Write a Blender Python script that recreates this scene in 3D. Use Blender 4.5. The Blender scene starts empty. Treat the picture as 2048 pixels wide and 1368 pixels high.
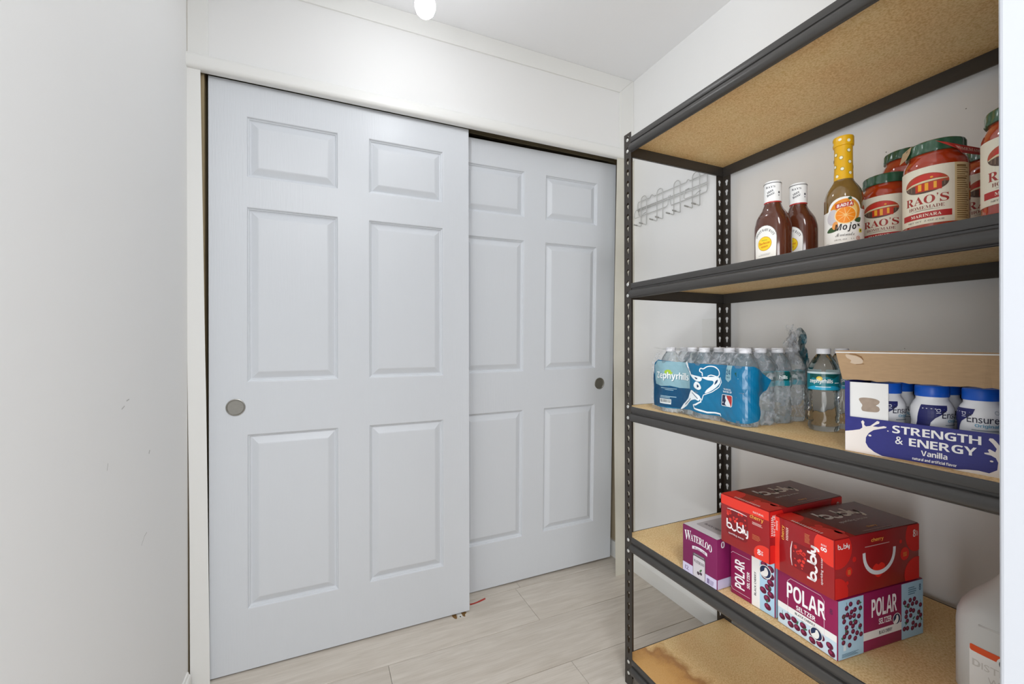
import bpy, bmesh, math, random
from mathutils import Vector, Matrix
from mathutils.geometry import tessellate_polygon

random.seed(7)
PI = math.pi
SC = bpy.context.scene
COL = SC.collection

# ------------------------------------------------------------------ camera
CAM_H = 1.14
YAW = math.radians(23.91)
cam = bpy.data.cameras.new('camera')
cam.sensor_width = 36.0
cam.lens = 857.0 / 2048.0 * 36.0
cam.clip_start = 0.01
cam_o = bpy.data.objects.new('camera', cam)
COL.objects.link(cam_o)
cam_o.matrix_world = (Matrix.Translation((0, 0, CAM_H)) @ Matrix.Rotation(-YAW, 4, 'Z')
                      @ Matrix.Rotation(PI / 2, 4, 'X') @ Matrix.Rotation(math.radians(-0.12), 4, 'Z'))
SC.camera = cam_o

# ------------------------------------------------------------------ world, light, exposure
WORLD_STRENGTH = 0.45
BULB_STRENGTH = 52
OVERHEAD_FILL_W = 50
SIDE_FILL_W = 84
world = bpy.data.worlds.new('world')
SC.world = world
world.use_nodes = True
bg = world.node_tree.nodes['Background']
bg.inputs[0].default_value = (0.97, 0.985, 1.0, 1)
bg.inputs[1].default_value = WORLD_STRENGTH
SC.view_settings.view_transform = 'Standard'
SC.view_settings.look = 'None'
SC.view_settings.exposure = 0.0
SC.view_settings.gamma = 1.0
SC.view_settings.use_curve_mapping = False
# overhead fill light added behind the camera, no lamp is known there
la = bpy.data.lights.new('overhead_fill_light', 'AREA')
la.shape = 'DISK'
la.size = 1.0
la.energy = OVERHEAD_FILL_W
la.color = (0.965, 0.98, 1.0)
lo = bpy.data.objects.new('overhead_fill_light', la)
COL.objects.link(lo)
lo.location = (0.1, -0.75, 2.42)

# unseen fill light added low at the left behind the camera to brighten the rack
lw = bpy.data.lights.new('side_fill_light', 'AREA')
lw.shape = 'RECTANGLE'
lw.size, lw.size_y = 1.6, 1.9
lw.energy = SIDE_FILL_W
lw.color = (0.96, 0.98, 1.0)
lwo = bpy.data.objects.new('side_fill_light', lw)
COL.objects.link(lwo)
lwo.location = (-1.9, -1.4, 0.8)
lwo.rotation_euler = (Vector((1.35, 0.75, 1.2)) - Vector(lwo.location)).to_track_quat('-Z', 'Y').to_euler()

# ------------------------------------------------------------------ helpers: materials
def lin(c):
    c = c / 255.0
    return c / 12.92 if c <= 0.04045 else ((c + 0.055) / 1.055) ** 2.4

def rgb(c):
    if isinstance(c, str):
        c = c.lstrip('#')
        c = tuple(int(c[i:i + 2], 16) for i in (0, 2, 4))
    return (lin(c[0]), lin(c[1]), lin(c[2]), 1.0)

MATS = {}
def mat(name, col, rough=0.5, metal=0.0, spec=0.5, trans=0.0, ior=1.45, alpha=1.0, coat=0.0, var=None, bump=None, emit=0.0):
    """var=(scale, amount, axis stretch) colour mottling; bump=(scale, strength, stretch)"""
    if name in MATS:
        return MATS[name]
    m = bpy.data.materials.new(name)
    m.use_nodes = True
    nt = m.node_tree
    b = nt.nodes['Principled BSDF']
    b.inputs['Base Color'].default_value = rgb(col)
    b.inputs['Roughness'].default_value = rough
    b.inputs['Metallic'].default_value = metal
    b.inputs['Specular IOR Level'].default_value = spec
    b.inputs['Transmission Weight'].default_value = trans
    b.inputs['IOR'].default_value = ior
    b.inputs['Alpha'].default_value = alpha
    b.inputs['Coat Weight'].default_value = coat
    b.inputs['Coat Roughness'].default_value = 0.08
    if emit:
        b.inputs['Emission Color'].default_value = rgb(col)
        b.inputs['Emission Strength'].default_value = emit
    if var or bump:
        tc = nt.nodes.new('ShaderNodeTexCoord')
    if var:
        mp = nt.nodes.new('ShaderNodeMapping')
        mp.inputs['Scale'].default_value = var[2] if len(var) > 2 else (1, 1, 1)
        nz = nt.nodes.new('ShaderNodeTexNoise')
        nz.inputs['Scale'].default_value = var[0]
        nz.inputs['Detail'].default_value = 5
        mx = nt.nodes.new('ShaderNodeMixRGB')
        mx.blend_type = 'MULTIPLY'
        mx.inputs[0].default_value = 1.0
        mx.inputs[1].default_value = rgb(col)
        rp = nt.nodes.new('ShaderNodeValToRGB')
        a = 1 - var[1]
        rp.color_ramp.elements[0].position = 0.3
        rp.color_ramp.elements[0].color = (a, a, a, 1)
        rp.color_ramp.elements[1].position = 0.7
        nt.links.new(tc.outputs['Object'], mp.inputs[0])
        nt.links.new(mp.outputs[0], nz.inputs['Vector'])
        nt.links.new(nz.outputs['Fac'], rp.inputs[0])
        nt.links.new(rp.outputs[0], mx.inputs[2])
        nt.links.new(mx.outputs[0], b.inputs['Base Color'])
    if bump:
        mp = nt.nodes.new('ShaderNodeMapping')
        mp.inputs['Scale'].default_value = bump[2] if len(bump) > 2 else (1, 1, 1)
        nz = nt.nodes.new('ShaderNodeTexNoise')
        nz.inputs['Scale'].default_value = bump[0]
        nz.inputs['Detail'].default_value = 4
        bp = nt.nodes.new('ShaderNodeBump')
        bp.inputs['Strength'].default_value = bump[1]
        bp.inputs['Distance'].default_value = 0.002
        nt.links.new(tc.outputs['Object'], mp.inputs[0])
        nt.links.new(mp.outputs[0], nz.inputs['Vector'])
        nt.links.new(nz.outputs['Fac'], bp.inputs['Height'])
        nt.links.new(bp.outputs[0], b.inputs['Normal'])
    MATS[name] = m
    return m

def pr(col, rough=0.45):
    """printed ink of one colour"""
    return mat('ink_' + col.lstrip('#') + ('' if rough == 0.45 else '_g'), col, rough)

# ------------------------------------------------------------------ helpers: geometry
class MB:
    def __init__(self):
        self.v = []
        self.f = []
    def quad(self, a, b, c, d):
        n = len(self.v)
        self.v += [a, b, c, d]
        self.f.append((n, n + 1, n + 2, n + 3))
        return self
    def box(self, x0, y0, z0, x1, y1, z1):
        n = len(self.v)
        self.v += [(x0, y0, z0), (x1, y0, z0), (x1, y1, z0), (x0, y1, z0), (x0, y0, z1), (x1, y0, z1), (x1, y1, z1), (x0, y1, z1)]
        for q in ((0, 3, 2, 1), (4, 5, 6, 7), (0, 1, 5, 4), (1, 2, 6, 5), (2, 3, 7, 6), (3, 0, 4, 7)):
            self.f.append(tuple(n + i for i in q))
        return self
    def prism(self, poly, axis, a, b):
        """poly: 2-d points in the two remaining axes (in xyz order), extruded along axis from a to b"""
        n = len(self.v)
        k = len(poly)
        for t in (a, b):
            for p in poly:
                if axis == 'x': self.v.append((t, p[0], p[1]))
                elif axis == 'y': self.v.append((p[0], t, p[1]))
                else: self.v.append((p[0], p[1], t))
        self.f.append(tuple(n + i for i in range(k))[::-1])
        self.f.append(tuple(n + k + i for i in range(k)))
        for i in range(k):
            j = (i + 1) % k
            self.f.append((n + i, n + j, n + k + j, n + k + i))
        return self
    def rings(self, rings, cap0=True, cap1=True):
        """loft through closed rings of equal length"""
        n = len(self.v)
        k = len(rings[0])
        for r in rings:
            self.v += [tuple(p) for p in r]
        for j in range(len(rings) - 1):
            for i in range(k):
                i2 = (i + 1) % k
                self.f.append((n + j * k + i, n + j * k + i2, n + (j + 1) * k + i2, n + (j + 1) * k + i))
        if cap0: self.f.append(tuple(n + i for i in range(k))[::-1])
        if cap1: self.f.append(tuple(n + (len(rings) - 1) * k + i for i in range(k)))
        return self
    def lathe(self, prof, n=32, c=(0, 0), cap0=True, cap1=True, wob=None):
        rs = []
        for r, z in prof:
            ring = []
            for i in range(n):
                t = 2 * PI * i / n
                q = r * (wob(t, z) if wob else 1)
                ring.append((c[0] + q * math.cos(t), c[1] + q * math.sin(t), z))
            rs.append(ring)
        return self.rings(rs, cap0, cap1)
    def tube(self, path, r, n=6, cap=True):
        P = [Vector(p) for p in path]
        rs = []
        up = None
        for i, p in enumerate(P):
            t = (P[min(i + 1, len(P) - 1)] - P[max(i - 1, 0)]).normalized()
            if up is None:
                up = t.orthogonal().normalized()
            up = (up - t * up.dot(t))
            up = up.normalized() if up.length > 1e-6 else t.orthogonal().normalized()
            s = t.cross(up)
            rr = r[i] if isinstance(r, (list, tuple)) else r
            rs.append([p + (up * math.cos(2 * PI * k / n) + s * math.sin(2 * PI * k / n)) * rr for k in range(n)])
        return self.rings(rs, cap, cap)
    def grid(self, fn, nu, nv):
        n = len(self.v)
        for j in range(nv + 1):
            for i in range(nu + 1):
                self.v.append(tuple(fn(i / nu, j / nv)))
        for j in range(nv):
            for i in range(nu):
                a = n + j * (nu + 1) + i
                self.f.append((a, a + 1, a + nu + 2, a + nu + 1))
        return self
    def obj(self, name, m, parent=None, smooth=False, off=None, bevel=0.0, seg=2, solid=0.0):
        me = bpy.data.meshes.new(name)
        vv = self.v if off is None else [(p[0] - off[0], p[1] - off[1], p[2] - off[2]) for p in self.v]
        me.from_pydata(vv, [], self.f)
        bm = bmesh.new()
        bm.from_mesh(me)
        if solid == 0.0 and len(bm.faces) < 20000:
            bmesh.ops.recalc_face_normals(bm, faces=bm.faces)
        if bevel:
            ed = [e for e in bm.edges if len(e.link_faces) == 2 and e.calc_face_angle(0) > 0.5]
            bmesh.ops.bevel(bm, geom=ed, offset=bevel, segments=seg, profile=0.5, affect='EDGES', clamp_overlap=True)
        bm.to_mesh(me)
        bm.free()
        if smooth:
            me.polygons.foreach_set('use_smooth', [True] * len(me.polygons))
            if smooth != 'all':
                me.set_sharp_from_angle(angle=math.radians(40))
        o = bpy.data.objects.new(name, me)
        COL.objects.link(o)
        me.materials.append(m)
        if parent is not None:
            o.parent = parent
        return o

def thing(name, label, cat, loc=(0, 0, 0), rz=0.0, group=None):
    o = bpy.data.objects.new(name, None)
    o.empty_display_size = 0.05
    COL.objects.link(o)
    o.location = loc
    o.rotation_euler = (0, 0, rz)
    o['label'] = label
    o['category'] = cat
    if group: o['group'] = group
    return o

def tag(o, label, cat, group=None):
    o['label'] = label
    o['category'] = cat
    if group: o['group'] = group
    return o

def struct(o):
    o['kind'] = 'structure'
    return o

def copy_tree(src, parent=None):
    c = src.copy()
    COL.objects.link(c)
    if parent is not None: c.parent = parent
    for ch in list(src.children):
        copy_tree(ch, c)
    return c

# ------------------------------------------------------------------ helpers: flat print
# glyph outlines: style -> character -> [contours]; units 1/250 em
GLYPH = {"b":{"A":[[63,179,0,0,41,0,54,42,119,42,132,0,172,0,109,179],[86,152,110,74,63,74]],"B":[[22,178,22,0,89,0,116,3,137,14,150,30,155,52,154,64,150,74,146,82,139,87,123,94,134,99,143,108,148,119,150,133,146,155,132,168,109,176,78,178],[60,148,94,146,104,143,110,137,112,128,110,119,105,113,96,109,60,108],[60,78,99,76,109,72,114,65,116,56,114,46,109,38,99,33,85,31,60,31]],"C":[[98,181,73,178,53,169,36,155,24,137,17,114,14,89,17,63,23,41,34,23,49,9,70,0,95,-2,120,0,144,7,144,38,109,30,98,29,78,33,64,45,56,63,54,89,56,114,65,133,79,145,98,150,118,146,138,138,150,168,125,178]],"D":[[22,178,22,0,73,0,114,6,145,23,164,51,170,91,168,117,159,139,145,156,127,168,105,176,78,178],[60,148,80,148,102,144,118,134,128,116,131,90,118,46,76,31,60,31]],"E":[[22,178,22,0,125,0,125,31,60,31,60,77,121,77,121,108,60,108,60,148,125,148,125,178]],"F":[[22,178,22,0,60,0,60,70,120,70,120,102,60,102,60,148,125,148,125,178]],"G":[[108,181,80,178,57,170,39,156,25,138,17,116,14,90,20,50,36,21,62,3,98,-2,132,0,161,8,161,100,90,100,90,69,124,69,124,32,100,29,85,31,73,37,64,46,58,58,55,72,54,89,55,106,60,121,68,133,79,142,92,148,108,150,130,147,148,140,161,170,136,178]],"H":[[60,178,22,178,22,0,60,0,60,77,131,77,131,0,169,0,169,178,131,178,131,108,60,108]],"I":[[89,178,8,178,8,157,30,147,30,32,8,22,8,0,89,0,89,22,68,32,68,147,89,157]],"K":[[60,178,22,178,22,0,60,0,60,64,76,75,123,0,166,0,103,100,166,178,124,178,60,97]],"L":[[60,178,22,178,22,0,133,0,133,31,60,31]],"M":[[22,178,22,0,56,0,54,140,98,0,133,0,179,140,178,0,213,0,213,178,162,178,117,42,74,178]],"N":[[22,178,22,0,56,0,54,135,133,0,181,0,181,178,147,178,148,45,70,178]],"O":[[126,178,100,181,73,178,52,170,35,156,24,138,17,116,14,90,17,64,24,41,35,23,52,9,73,0,100,-2,126,0,148,9,164,23,175,41,182,64,184,90,182,115,175,138,164,156,148,170],[79,146,100,150,120,146,134,134,142,115,145,90,142,64,134,45,120,33,100,29,79,33,65,45,57,64,54,90,57,115,65,134]],"P":[[22,178,22,0,60,0,60,64,100,66,118,72,131,81,139,94,144,108,146,123,142,146,130,164,109,175,80,178],[60,148,78,148,100,141,108,122,105,109,98,101,87,96,60,94]],"R":[[22,178,22,0,60,0,60,68,80,68,123,0,165,0,112,78,129,88,136,95,141,104,145,114,146,125,141,149,128,165,106,175,74,178],[60,148,88,146,99,142,105,135,108,124,105,113,99,106,89,101,60,99]],"S":[[74,181,49,178,30,168,18,152,14,130,15,119,18,109,29,94,56,77,81,64,88,57,91,48,89,40,85,34,77,30,65,29,51,30,12,44,12,8,35,0,62,-2,90,1,111,12,123,28,128,50,126,62,122,73,116,82,97,97,59,116,53,123,50,132,52,139,56,144,63,148,83,149,115,139,127,168,101,178]],"T":[[140,178,5,178,5,147,54,147,54,0,91,0,91,147,140,147]],"U":[[59,178,21,178,21,64,26,37,40,16,62,2,94,-2,117,0,135,6,149,16,160,30,166,45,168,63,168,178,130,178,130,70,128,52,122,39,111,32,95,29,79,32,68,38,61,50,59,69]],"V":[[38,178,0,178,60,0,102,0,162,178,124,178,81,33,72,72]],"W":[[37,178,0,178,46,0,88,0,121,136,129,94,153,0,196,0,242,178,204,178,173,34,165,78,139,178,103,178,69,34,60,81]],"Y":[[41,178,0,178,59,68,59,0,97,0,97,70,156,178,115,178,78,105]],"Z":[[136,178,8,178,8,147,92,147,6,24,6,0,139,0,139,31,51,31,136,154]],"a":[[100,136,76,139,48,136,23,127,36,102,64,111,74,112,83,110,90,107,94,100,95,85,72,84,45,81,26,73,14,60,10,41,14,22,22,8,36,0,53,-2,68,-1,80,2,89,9,98,18,106,0,132,0,132,91,129,112,118,127],[95,63,95,52,93,40,87,32,78,27,67,25,60,26,54,28,50,33,49,40,50,49,56,56,66,61]],"b":[[57,190,20,190,20,0,48,0,54,15,71,3,81,-1,94,-2,116,2,132,16,143,38,147,68,143,99,133,121,116,135,96,139,82,138,72,133,63,127,57,119],[63,100,71,107,84,109,94,107,102,99,107,87,109,69,107,51,102,38,94,30,84,28,71,30,63,38,58,51,57,73,59,89]],"c":[[78,139,60,137,43,132,30,122,20,108,13,90,11,68,15,36,28,14,48,2,75,-2,99,0,116,8,116,40,99,31,78,28,66,30,57,38,51,50,49,68,56,99,78,109,101,104,110,101,121,130,103,136]],"d":[[139,190,102,190,104,119,88,133,77,138,64,139,42,134,26,121,15,99,11,68,15,37,26,15,42,2,63,-2,76,-1,87,3,95,10,102,18,110,0,139,0],[75,109,89,106,98,98,102,85,104,64,102,48,98,36,89,30,76,27,64,30,56,37,51,50,49,68,51,85,56,98,64,106]],"e":[[101,135,76,139,58,137,42,131,29,121,19,107,13,89,11,67,14,46,20,28,31,15,45,5,62,-1,81,-2,108,0,129,7,129,36,107,28,83,25,69,28,58,34,52,45,49,59,137,59,137,77,133,103,120,123],[66,111,76,112,88,110,96,104,100,95,102,84,50,84,52,97,58,106]],"f":[[74,191,60,190,48,187,38,182,31,174,27,162,26,136,5,126,5,108,26,108,26,0,63,0,63,108,95,108,95,136,63,136,64,152,66,157,71,161,98,158,108,186,94,190]],"g":[[86,134,64,139,42,134,25,120,15,98,11,68,15,38,25,16,41,2,63,-2,74,-1,85,2,94,8,102,18,102,1,94,-25,73,-33,45,-30,20,-22,20,-52,44,-58,70,-60,100,-56,122,-45,134,-26,139,0,139,136,107,136,104,119],[76,109,88,106,97,99,102,87,104,63,102,46,97,35,88,29,76,27,56,37,49,68,56,98]],"h":[[57,190,20,190,20,0,57,0,57,64,58,83,63,98,72,106,86,109,103,102,108,80,108,0,146,0,146,89,142,112,132,127,117,136,96,139,85,138,74,134,64,128,57,119,56,124]],"i":[[46,189,30,189,24,186,19,181,18,172,19,163,24,158,30,154,38,154,46,154,52,158,57,163,58,172,57,181,52,186],[57,136,20,136,20,0,57,0]],"l":[[57,190,20,190,20,0,57,0]],"n":[[117,136,97,139,85,138,73,134,63,128,55,119,48,136,20,136,20,0,57,0,57,64,58,83,63,98,72,106,86,109,96,107,103,102,107,93,108,80,108,0,146,0,146,89,142,112,132,127]],"o":[[96,137,78,139,50,134,29,121,16,99,11,68,13,47,20,30,30,16,43,6,59,0,77,-2,105,2,126,16,139,38,144,68,141,89,135,107,125,121,112,131],[65,106,77,109,90,106,99,99,104,86,106,68,104,51,99,38,90,30,78,28,65,30,56,38,51,51,49,68,51,86,56,99]],"p":[[116,135,96,139,82,138,72,133,63,126,57,119,50,136,20,136,20,-60,57,-60,56,5,55,15,71,3,81,-1,94,-2,115,2,132,16,143,38,147,68,143,99,133,121],[59,89,63,100,71,107,84,109,103,99,109,69,107,51,103,38,95,30,84,28,71,30,63,38,58,51,57,73]],"r":[[83,137,72,132,62,123,55,114,48,136,20,136,20,0,57,0,57,70,58,81,62,90,68,96,76,101,94,104,103,103,108,138]],"s":[[65,139,43,137,26,130,15,118,11,101,12,90,15,82,20,75,37,63,73,46,78,40,77,32,73,28,67,26,47,26,23,32,12,36,12,6,32,-1,56,-2,82,0,100,9,111,22,115,40,114,52,110,60,105,67,88,78,54,94,49,99,48,102,52,109,65,112,83,109,102,102,113,128,90,136]],"t":[[61,166,37,166,26,137,6,124,6,108,24,108,24,43,25,27,29,15,36,7,44,2,55,-2,76,-2,100,4,100,32,77,27,70,28,65,31,62,36,61,43,61,108,99,108,99,136,61,136]],"u":[[56,136,19,136,19,48,22,25,32,9,47,0,67,-2,80,-1,91,2,102,8,109,18,116,0,145,0,145,136,108,136,108,72,106,53,101,39,92,30,78,27,68,29,61,35,57,44,56,57]],"v":[[39,136,0,136,52,0,90,0,142,136,103,136,73,44,72,31,65,59]],"w":[[40,136,2,136,41,0,81,0,106,108,132,0,172,0,212,136,175,136,151,31,144,71,128,136,87,136,64,31,55,76]],"y":[[41,136,0,136,54,1,48,-15,42,-23,34,-28,8,-28,8,-58,28,-60,46,-57,62,-49,75,-36,84,-18,142,136,102,136,72,36,66,60]],"z":[[112,136,10,136,10,108,70,108,7,22,7,0,114,0,114,28,51,28,112,112]],"0":[[99,175,71,181,51,178,35,170,23,157,15,139,10,116,9,89,13,51,24,22,43,4,71,-2,92,0,108,8,120,22,128,40,132,63,134,89,130,128,118,157],[71,151,83,147,91,135,95,116,96,89,95,62,91,43,83,32,71,28,59,32,52,43,48,63,46,89,48,116,52,135,59,147]],"1":[[103,178,72,178,15,133,33,110,66,139,66,0,103,0]],"2":[[90,179,73,181,58,180,35,173,10,156,30,131,50,145,60,148,70,150,79,148,86,144,91,138,92,128,88,112,77,95,10,26,10,0,135,0,135,32,57,32,107,82,117,94,124,106,128,119,130,133,128,146,123,157,115,167,103,175]],"4":[[117,178,82,178,4,63,4,37,80,37,80,0,117,0,117,37,139,37,139,66,117,66],[81,135,80,66,38,66]],"8":[[86,180,72,181,57,180,43,176,32,170,22,162,16,151,14,138,16,123,23,111,32,102,43,93,30,85,19,75,11,62,9,45,13,25,25,10,45,1,72,-2,89,-1,104,4,117,11,126,20,132,32,134,46,133,57,129,67,115,83,96,94,109,102,119,111,126,123,128,138,127,151,121,162,112,170,100,176],[63,152,71,153,80,152,87,148,91,143,93,135,91,126,86,120,72,110,56,120,51,127,50,135,51,143,56,148],[70,78,91,64,98,54,99,47,97,38,92,31,83,27,71,25,59,27,51,32,45,39,44,48,46,57,51,65]]},
"s":{"A":[[84,173,77,174,14,18,9,11,3,8,-3,7,-3,0,48,0,48,7,32,10,28,18,29,26,38,49,94,49,106,17,100,9,85,7,85,0,165,0,165,7,158,8,153,13,143,32],[42,60,66,119,90,60]],"B":[[82,170,6,170,6,163,19,161,23,158,27,147,28,30,27,19,23,12,17,8,6,6,6,0,88,0,117,3,138,13,151,28,156,49,144,77,107,92,137,106,148,130,131,160],[74,161,80,162,92,160,100,154,105,143,106,128,104,112,98,101,87,96,70,94,68,153,70,158],[68,86,91,84,103,77,110,66,112,48,110,30,105,18,96,11,82,9,75,10,71,12,69,17]],"D":[[82,170,6,170,6,163,16,162,23,159,26,151,28,139,26,17,23,11,17,8,8,6,8,0,85,0,152,21,174,85,168,121,151,148,122,164],[75,160,83,161,119,142,130,85,128,52,119,28,104,14,83,9,75,10,71,13,68,18,68,152,71,158]],"E":[[148,170,6,170,6,163,16,162,23,158,27,151,28,137,28,29,27,18,23,11,16,7,5,6,5,0,150,0,160,53,153,53,146,39,138,28,128,20,117,14,103,11,77,11,72,13,69,17,68,83,81,82,90,79,97,75,102,68,105,57,107,44,113,44,113,128,107,128,103,112,96,100,86,94,68,92,69,155,74,159,86,160,110,158,127,151,137,139,143,119,148,119]],"H":[[90,170,6,170,6,163,17,162,23,158,27,151,28,141,28,30,27,19,23,12,17,8,6,6,6,0,90,0,90,6,79,8,72,12,69,19,68,82,127,82,126,18,122,11,116,8,105,6,105,0,189,0,189,6,178,8,172,12,168,19,167,30,168,151,172,158,178,161,189,163,189,170,105,170,105,163,119,161,123,158,127,149,127,93,68,93,68,149,72,158,82,162,90,163]],"I":[[91,170,5,170,5,163,17,162,24,159,27,154,28,144,28,28,27,18,23,12,16,8,5,6,5,0,92,0,92,6,77,10,70,16,68,29,68,144,69,154,73,159,80,162,91,163]],"K":[[90,170,6,170,6,163,17,162,23,158,27,151,28,141,28,30,27,19,24,12,17,8,6,6,6,0,90,0,90,6,79,8,72,12,69,19,68,74,74,80,123,18,124,13,123,10,104,6,104,0,193,0,193,6,181,9,172,17,101,106,128,134,154,156,181,163,181,170,108,170,108,163,124,161,130,156,127,148,68,87,68,149,72,158,82,162,90,163]],"L":[[93,170,6,170,6,163,17,162,23,158,27,152,28,141,28,30,27,19,23,12,17,8,6,6,6,0,150,0,159,58,152,58,145,42,138,30,128,21,117,15,104,11,74,12,71,14,68,23,68,149,70,155,73,159,84,163,93,163]],"M":[[69,170,6,170,6,163,20,161,26,155,28,142,28,30,27,19,23,12,16,8,5,6,5,0,63,0,63,6,52,8,44,11,41,18,39,30,39,145,100,0,107,0,169,148,169,23,165,12,155,8,147,6,147,0,230,0,230,6,216,9,213,11,209,23,208,141,210,151,213,158,220,161,230,163,230,170,167,170,118,53]],"N":[[58,170,7,170,7,163,14,161,28,144,28,21,24,11,14,7,7,6,7,0,62,0,62,6,51,8,44,12,41,18,40,130,150,-4,157,-4,158,151,161,158,168,162,178,163,178,170,123,170,123,163,137,161,141,158,145,148,146,63]],"O":[[117,172,99,174,80,172,63,167,48,159,35,148,25,135,17,120,12,103,10,85,12,67,17,50,25,35,35,22,48,11,63,3,79,-2,97,-4,115,-2,132,3,147,11,160,22,171,35,179,50,184,67,186,85,184,103,179,120,171,135,160,148,148,159,133,167],[65,145,97,165,115,160,129,145,138,119,141,85,131,25,98,4,80,10,66,25,57,50,54,85]],"R":[[81,170,6,170,6,163,17,162,23,158,27,151,28,141,28,30,27,19,23,12,17,8,6,6,6,0,90,0,90,6,79,8,72,12,69,19,68,79,75,79,126,0,179,0,179,6,172,7,165,13,117,83,146,99,155,124,151,144,137,158,114,167],[75,160,84,160,106,152,113,125,111,108,104,96,93,89,68,87,68,152,71,157]],"S":[[69,174,55,172,43,167,33,160,25,150,20,138,18,124,21,108,29,94,42,82,84,60,99,48,104,33,102,22,96,13,86,7,73,6,56,9,42,18,31,35,23,59,16,59,16,-4,23,-4,26,3,32,4,65,-4,89,-2,104,3,117,11,126,22,132,34,134,50,130,70,125,79,118,87,108,94,59,119,51,125,46,133,44,142,46,151,52,159,61,164,72,166,83,164,92,160,101,153,109,143,116,132,120,119,126,119,126,174,119,174,117,168,108,166,85,172]],"T":[[4,170,4,118,11,118,15,137,24,150,38,158,56,161,58,30,57,19,53,12,46,8,34,6,34,0,122,0,122,6,110,8,103,11,99,18,98,30,98,161,133,150,146,118,153,118,153,170]],"W":[[67,170,-6,170,-6,163,1,162,6,159,12,146,64,-4,71,-4,118,115,159,-4,166,-4,218,150,221,157,226,161,232,163,232,170,187,170,187,163,200,160,203,157,204,145,176,62,146,153,151,161,164,163,164,170,85,170,85,163,100,160,103,156,112,131,83,57,53,147,53,158,56,161,67,163]],"Y":[[77,170,-5,170,-5,163,5,160,11,154,60,66,59,19,55,12,49,8,38,6,38,0,122,0,122,6,111,8,104,12,101,19,100,76,147,153,157,161,164,163,164,170,110,170,110,163,125,160,130,152,128,145,92,84,59,151,59,158,67,162,77,163]],"a":[[83,116,60,118,47,118,35,114,26,110,18,104,14,96,12,88,13,81,17,76,22,72,29,71,35,72,41,75,45,80,46,86,39,102,43,108,55,110,64,109,70,105,73,99,74,71,44,61,24,51,12,39,8,24,9,13,15,4,24,-1,36,-3,56,1,74,13,80,0,95,-4,109,0,122,10,119,16,113,13,110,15,109,78,106,96,98,109],[52,52,74,63,74,24,65,15,56,12,47,17,44,31]],"r":[[96,117,87,118,78,117,70,112,61,104,54,94,54,116,8,116,8,109,14,108,17,106,20,94,19,14,17,10,7,6,7,0,74,0,74,6,59,9,56,14,56,72,57,82,60,90,65,95,70,97,74,96,83,86,87,84,99,84,104,87,107,92,108,99,106,107,102,113]],"b":[[52,170,3,170,3,164,10,162,14,160,16,144,16,-4,20,-4,39,10,55,0,72,-4,87,-2,100,5,112,15,120,28,125,44,127,62,126,78,122,91,115,103,106,111,95,117,82,118,65,115,52,104],[68,104,79,102,86,93,90,79,91,60,90,35,86,18,79,8,68,5,56,10,52,26,52,90,54,96,58,100]],"e":[[78,115,58,118,45,117,32,111,22,102,14,90,9,75,7,58,9,41,14,26,21,13,32,4,44,-2,57,-4,85,4,106,27,100,32,88,20,74,16,51,27,44,62,105,62,102,87,93,104],[47,102,60,110,67,109,72,103,74,94,75,72,43,72]],"c":[[81,117,65,119,50,117,36,110,24,101,15,88,9,73,7,56,9,40,14,25,22,13,32,4,44,-2,58,-4,85,3,106,22,101,27,89,17,76,14,62,18,51,28,44,46,42,70,47,100,63,110,71,108,74,101,73,93,77,80,88,76,94,77,99,80,102,85,103,91,101,102,93,111]],"u":[[53,116,4,116,4,110,11,108,15,105,17,92,17,36,19,19,24,6,34,-1,49,-4,59,-2,69,1,78,7,85,15,85,-4,112,3,134,5,134,11,123,14,120,26,120,116,70,116,70,110,78,108,82,106,85,92,85,24,76,16,66,13,60,14,56,17,54,22]],"s":[[52,119,36,116,24,108,16,96,14,82,15,72,20,63,28,55,58,39,68,31,72,22,70,15,66,10,60,7,52,6,42,8,32,14,25,25,20,39,13,39,13,-3,19,-3,22,2,27,3,45,-2,56,-4,72,-1,85,7,93,19,96,35,94,47,90,56,82,64,43,86,40,91,39,96,40,102,43,106,48,109,56,110,65,108,73,103,80,94,85,82,91,82,91,119,86,119,83,115,79,114]],"l":[[55,170,8,170,8,164,14,162,18,160,20,148,19,14,17,10,7,6,7,0,67,0,67,6,61,7,58,10,55,21]]},
"i":{"A":[[78,178,-15,0,24,0,45,42,103,42,106,0,142,0,124,178],[96,150,101,74,60,74]],"B":[[44,178,6,0,70,0,89,2,106,6,120,14,131,25,138,40,140,58,139,70,133,80,125,87,114,92,130,99,142,109,150,122,153,139,149,157,137,169,119,176,96,178],[75,148,94,148,109,143,114,131,112,120,106,113,97,109,66,108],[60,78,90,76,97,73,101,66,103,58,101,47,94,38,85,33,72,31,50,31]],"D":[[44,178,6,0,62,0,91,3,116,14,136,30,150,52,159,79,162,111,157,140,143,161,122,174,92,178],[75,148,89,148,103,145,114,138,121,126,123,109,122,89,117,71,109,55,97,42,82,34,63,31,50,31]],"I":[[110,178,30,178,26,157,44,147,20,32,-3,22,-7,0,72,0,76,22,57,32,82,147,105,157]],"M":[[44,178,6,0,40,0,67,138,76,0,110,0,179,138,149,0,184,0,221,178,170,178,102,45,94,178]],"o":[[105,135,84,139,66,137,52,132,39,124,29,113,21,99,16,84,12,68,11,50,13,35,18,22,26,12,36,4,49,-1,63,-2,81,-1,95,5,108,13,118,24,126,37,131,52,134,68,135,85,132,108,121,125],[73,108,81,109,89,107,94,102,97,94,97,71,94,57,90,45,84,36,76,30,66,28,53,33,48,50,52,79,61,97,66,103]],"j":[[62,190,52,189,45,184,41,178,40,168,41,161,45,157,58,154,68,155,75,160,79,166,80,175,79,182,74,187],[70,136,34,136,3,-9,0,-19,-5,-25,-11,-29,-25,-29,-32,-28,-32,-57,-11,-60,3,-58,14,-54,23,-47,30,-38,38,-15]]},
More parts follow.
